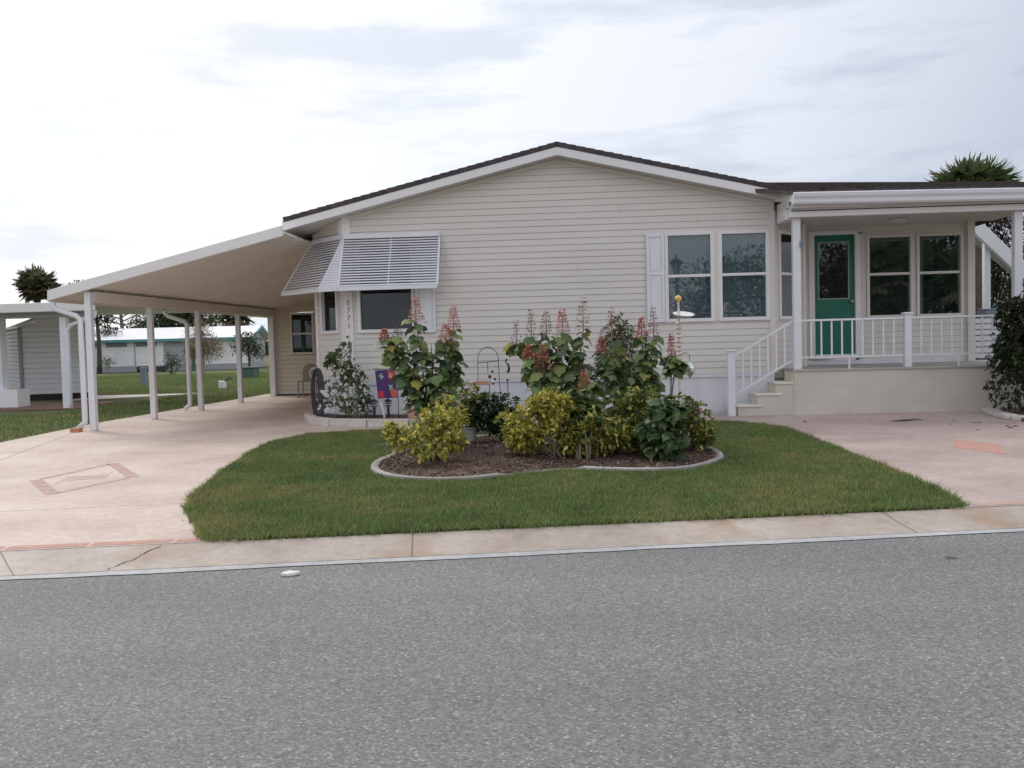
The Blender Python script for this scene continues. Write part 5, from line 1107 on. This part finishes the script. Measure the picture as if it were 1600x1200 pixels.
P0_[:, 2] = hts * P0_[:, 2] ** .7; V, Fa, C = leaves(T_OVAL, P0_, unit(len(P0_)), 1.5, 1.1, pick(TD, len(P0_)))
npmesh('far_trees', V, Fa, C, M['leaf'], origin=(0, 160, 0), kind='stuff', label='distant dark treeline beyond the lots', cat='trees')
# small things on the back lawn
def smallplant(x, y, h, r, lb, pal=TD): return tree('small_plant', x, y, h, lb, [(0, 0, h * .7, r, r, h * .35)], .09, pal, .025, 420, 7, cat='plant', bark='palebark')
smallplant(-14.5, 33.3, 1.15, .35, 'thin young shrub standing left of the reddish tree'); smallplant(-26.2, 51.5, .95, .55, 'low green plant in a tub before the white home', [(1, .10, .15, .06)])
ub = empty('utility_box', (-13.4, 38.5, 0), 'dark green utility box on the grass near the white home gable', 'utility box')
MB().box(-13.75, -13.1, 38.2, 38.9, 0, .40).build('cabinet', M['util'], ub, bevel=.03); MB().box(-13.79, -13.06, 38.15, 38.95, .402, .45).build('lid', M['util'], ub, bevel=.02)
MB().box(-15.09, -14.91, 32.0, 32.2, 0, .60).box(-15.11, -14.89, 31.98, 32.22, .602, .65).build('utility_pedestal', M['bluegrey'], bevel=.02, origin=(-15, 32.1, 0), label='slim blue grey utility pedestal standing on the back lawn', cat='utility box')
wp = empty('capped_pipe', (-10.8, 28.5, 0), 'short pale pipe with dark cap on the back lawn', 'pipe')
MB().lathe((-10.8, 28.5, 0), [(.12, 0), (.12, .22), (.1, .24)], 12).build('pipe', M['metal_shed'], wp); MB().tube([(-10.72, 28.5, .24), (-10.6, 28.5, .34), (-10.5, 28.5, .3)], .04, 6).build('cap', M['util'], wp)
st_ = empty('figure_ornament', (-21.6, 52.6, 0), 'dark leafy stemmed ornament standing against the white home wall', 'garden ornament')
MB().tube([(-21.6, 52.6, 0), (-21.6, 52.6, .9)], .12).build('stem', M['util'], st_); v_ = cloudleaf(st_, (-21.7, 52.6, 1.1), (.4, .3, .3), 300, .14, TD); npmesh('foliage', *v_, M['leaf'], st_)
MB().box(-24.9, -23.3, 52.4, 53.0, .05, .33).box(-24.9, -24.8, 52.4, 53, 0, .05).box(-23.4, -23.3, 52.4, 53, 0, .05).build('garden_bench', M['black'], bevel=.02, origin=(-24, 52.7, 0), label='low black bench before the white home wall', cat='bench')

# ================================================================== RIGHT BACKGROUND
ns = empty('neighbour_lean_to', (8.5, 20, 0), 'neighbouring white lean-to with steep diagonal edge behind the porch corner', 'lean-to')
MB().beam((8.35, 20, 3.60), (9.6, 20, 2.35), .12, .26).build('sloping_fascia', M['alu'], ns, bevel=.01)
MB().hexa([(8.4, 20.07, 3.40), (9.7, 20.07, 2.2), (9.7, 20.5, 2.2), (8.4, 20.5, 3.40), (8.4, 20.07, 3.44), (9.7, 20.07, 2.24), (9.7, 20.5, 2.24), (8.4, 20.5, 3.44)]).build('roof_panel', M['metal_grey'], ns)
MB().box(8.78, 8.90, 20.08, 20.2, 0, 3.2).build('post', M['alu'], ns); MB().box(8.0, 8.8, 20.09, 20.15, 3.35, 3.75).build('wall_panel', M['alu'], ns)
nh = empty('neighbour_house', (13.5, 30, 0), 'grey white neighbouring house with green gutter seen through the porch railing', 'house')
MB().box(11.5, 22, 30, 36, 0, 2.55).build('wall', M['far_wall'], nh)
MB().hexa([(11.2, 29.6, 2.74), (22.3, 29.6, 2.74), (22.3, 33, 3.5), (11.2, 33, 3.5), (11.2, 29.6, 2.79), (22.3, 29.6, 2.79), (22.3, 33, 3.55), (11.2, 33, 3.55)]).build('roof', M['far_roof'], nh)
MB().box(11.2, 22.3, 29.45, 29.58, 2.58, 2.76).build('gutter', M['teal'], nh)
MB().box(13.3, 13.75, 29.96, 29.998, 1.0, 2.0).build('window', M['bluegrey'], nh); MB().box(14.6, 15.2, 29.96, 29.998, 1.0, 2.0).build('window', M['bluegrey'], nh)
MB().box(12.35, 12.45, 29.93, 29.998, .2, 2.5).build('downspout', M['metal_grey'], nh)
lc = empty('white_lattice_screen', (7.6, 17.5, 0), 'white slatted screen panel beyond the porch corner', 'screen')
l_ = MB(); l_.box(7.18, 7.24, 17.4, 17.46, 0, 1.5).box(7.9, 7.96, 17.4, 17.46, 0, 1.5); z = .72
while z < 1.45: l_.box(7.24, 7.9, 17.42, 17.44, z, z + .085); z += .105
l_.build('slats', M['alu'], lc); MB().box(7.24, 7.9, 17.42, 17.44, .0, .68).build('base_panel', M['skirt'], lc)
MB().box(8.15, 8.45, 18.6, 19.0, .0, 1.6).box(8.17, 8.43, 18.62, 18.98, 1.602, 1.64).build('dark_cabinet', M['bluegrey'], bevel=.02, origin=(8.3, 18.8, 0), label='tall dark cabinet standing behind the right porch railing', cat='cabinet')

# ================================================================== ACROSS THE STREET (seen mirrored in the panes)
sl_ = empty('street_lamp', (3.92, -3.1, 0), 'black post lantern across the street, mirrored in the left front window pane', 'street lamp')
MB().lathe((3.92, -3.1, 0), [(.12, 0), (.12, .3), (.07, .4), (.05, .6), (.04, 3.3), (.07, 3.35), (.05, 3.45)], 10).build('pole', M['black'], sl_)
MB().lathe((3.92, -3.1, 3.45), [(.07, 0), (.17, .38)], 8).build('lamp_glass', M['lampglass'], sl_)
MB().lathe((3.92, -3.1, 3.83), [(.26, 0), (.22, .06), (.08, .17), (.03, .2), (.03, .3), (.0, .34)], 8).build('lamp_hood', M['black'], sl_)
for k in range(6):
    a_ = k * math.pi / 3; MB().tube([(3.92 + .075 * math.cos(a_), -3.1 + .075 * math.sin(a_), 3.45), (3.92 + .18 * math.cos(a_), -3.1 + .18 * math.sin(a_), 3.83)], .012, 4).build('lamp_bar', M['black'], sl_)
tree('street_tree', 6.6, -12, 5.5, 'broad tree across the street, mirrored dark in the front windows', [(0, 0, 3.2, 2.0, 2, 1.5), (1.6, 0, 3.8, 2, 2, 1.4), (-.8, 0, 2.3, 1.4, 1.4, 1.0), (2.5, 0, 2.2, 2, 2, 1.5)], .2, TD, .25, 6000, 10)
tree('street_tree', 14.0, -8, 8, 'tall dense tree across the street, mirrored in the porch windows', [(0, 0, 3.6, 3.2, 2.2, 2.6), (-2.2, 0, 3.0, 2.4, 2, 2.2), (2.4, 0, 4.0, 2.6, 2, 2.4), (0, 0, 1.3, 4.0, 2, 1.3)], .25, TD, .3, 15000, 14)
palm('palm_tree', 13.2, -6.5, 3.7, 2.3, 'broad fan palm across the street, mirrored in the left porch pane', [(4, .16, .20, .09), (2, .24, .26, .12)], 60, 22, low=-.9, tr=.2, bw=.06)
palm('palm_tree', 16.2, -6.0, 3.3, 2.2, 'broad fan palm across the street, mirrored in the right porch pane', [(4, .16, .20, .09), (2, .24, .26, .12)], 60, 22, low=-.9, tr=.2, bw=.06)
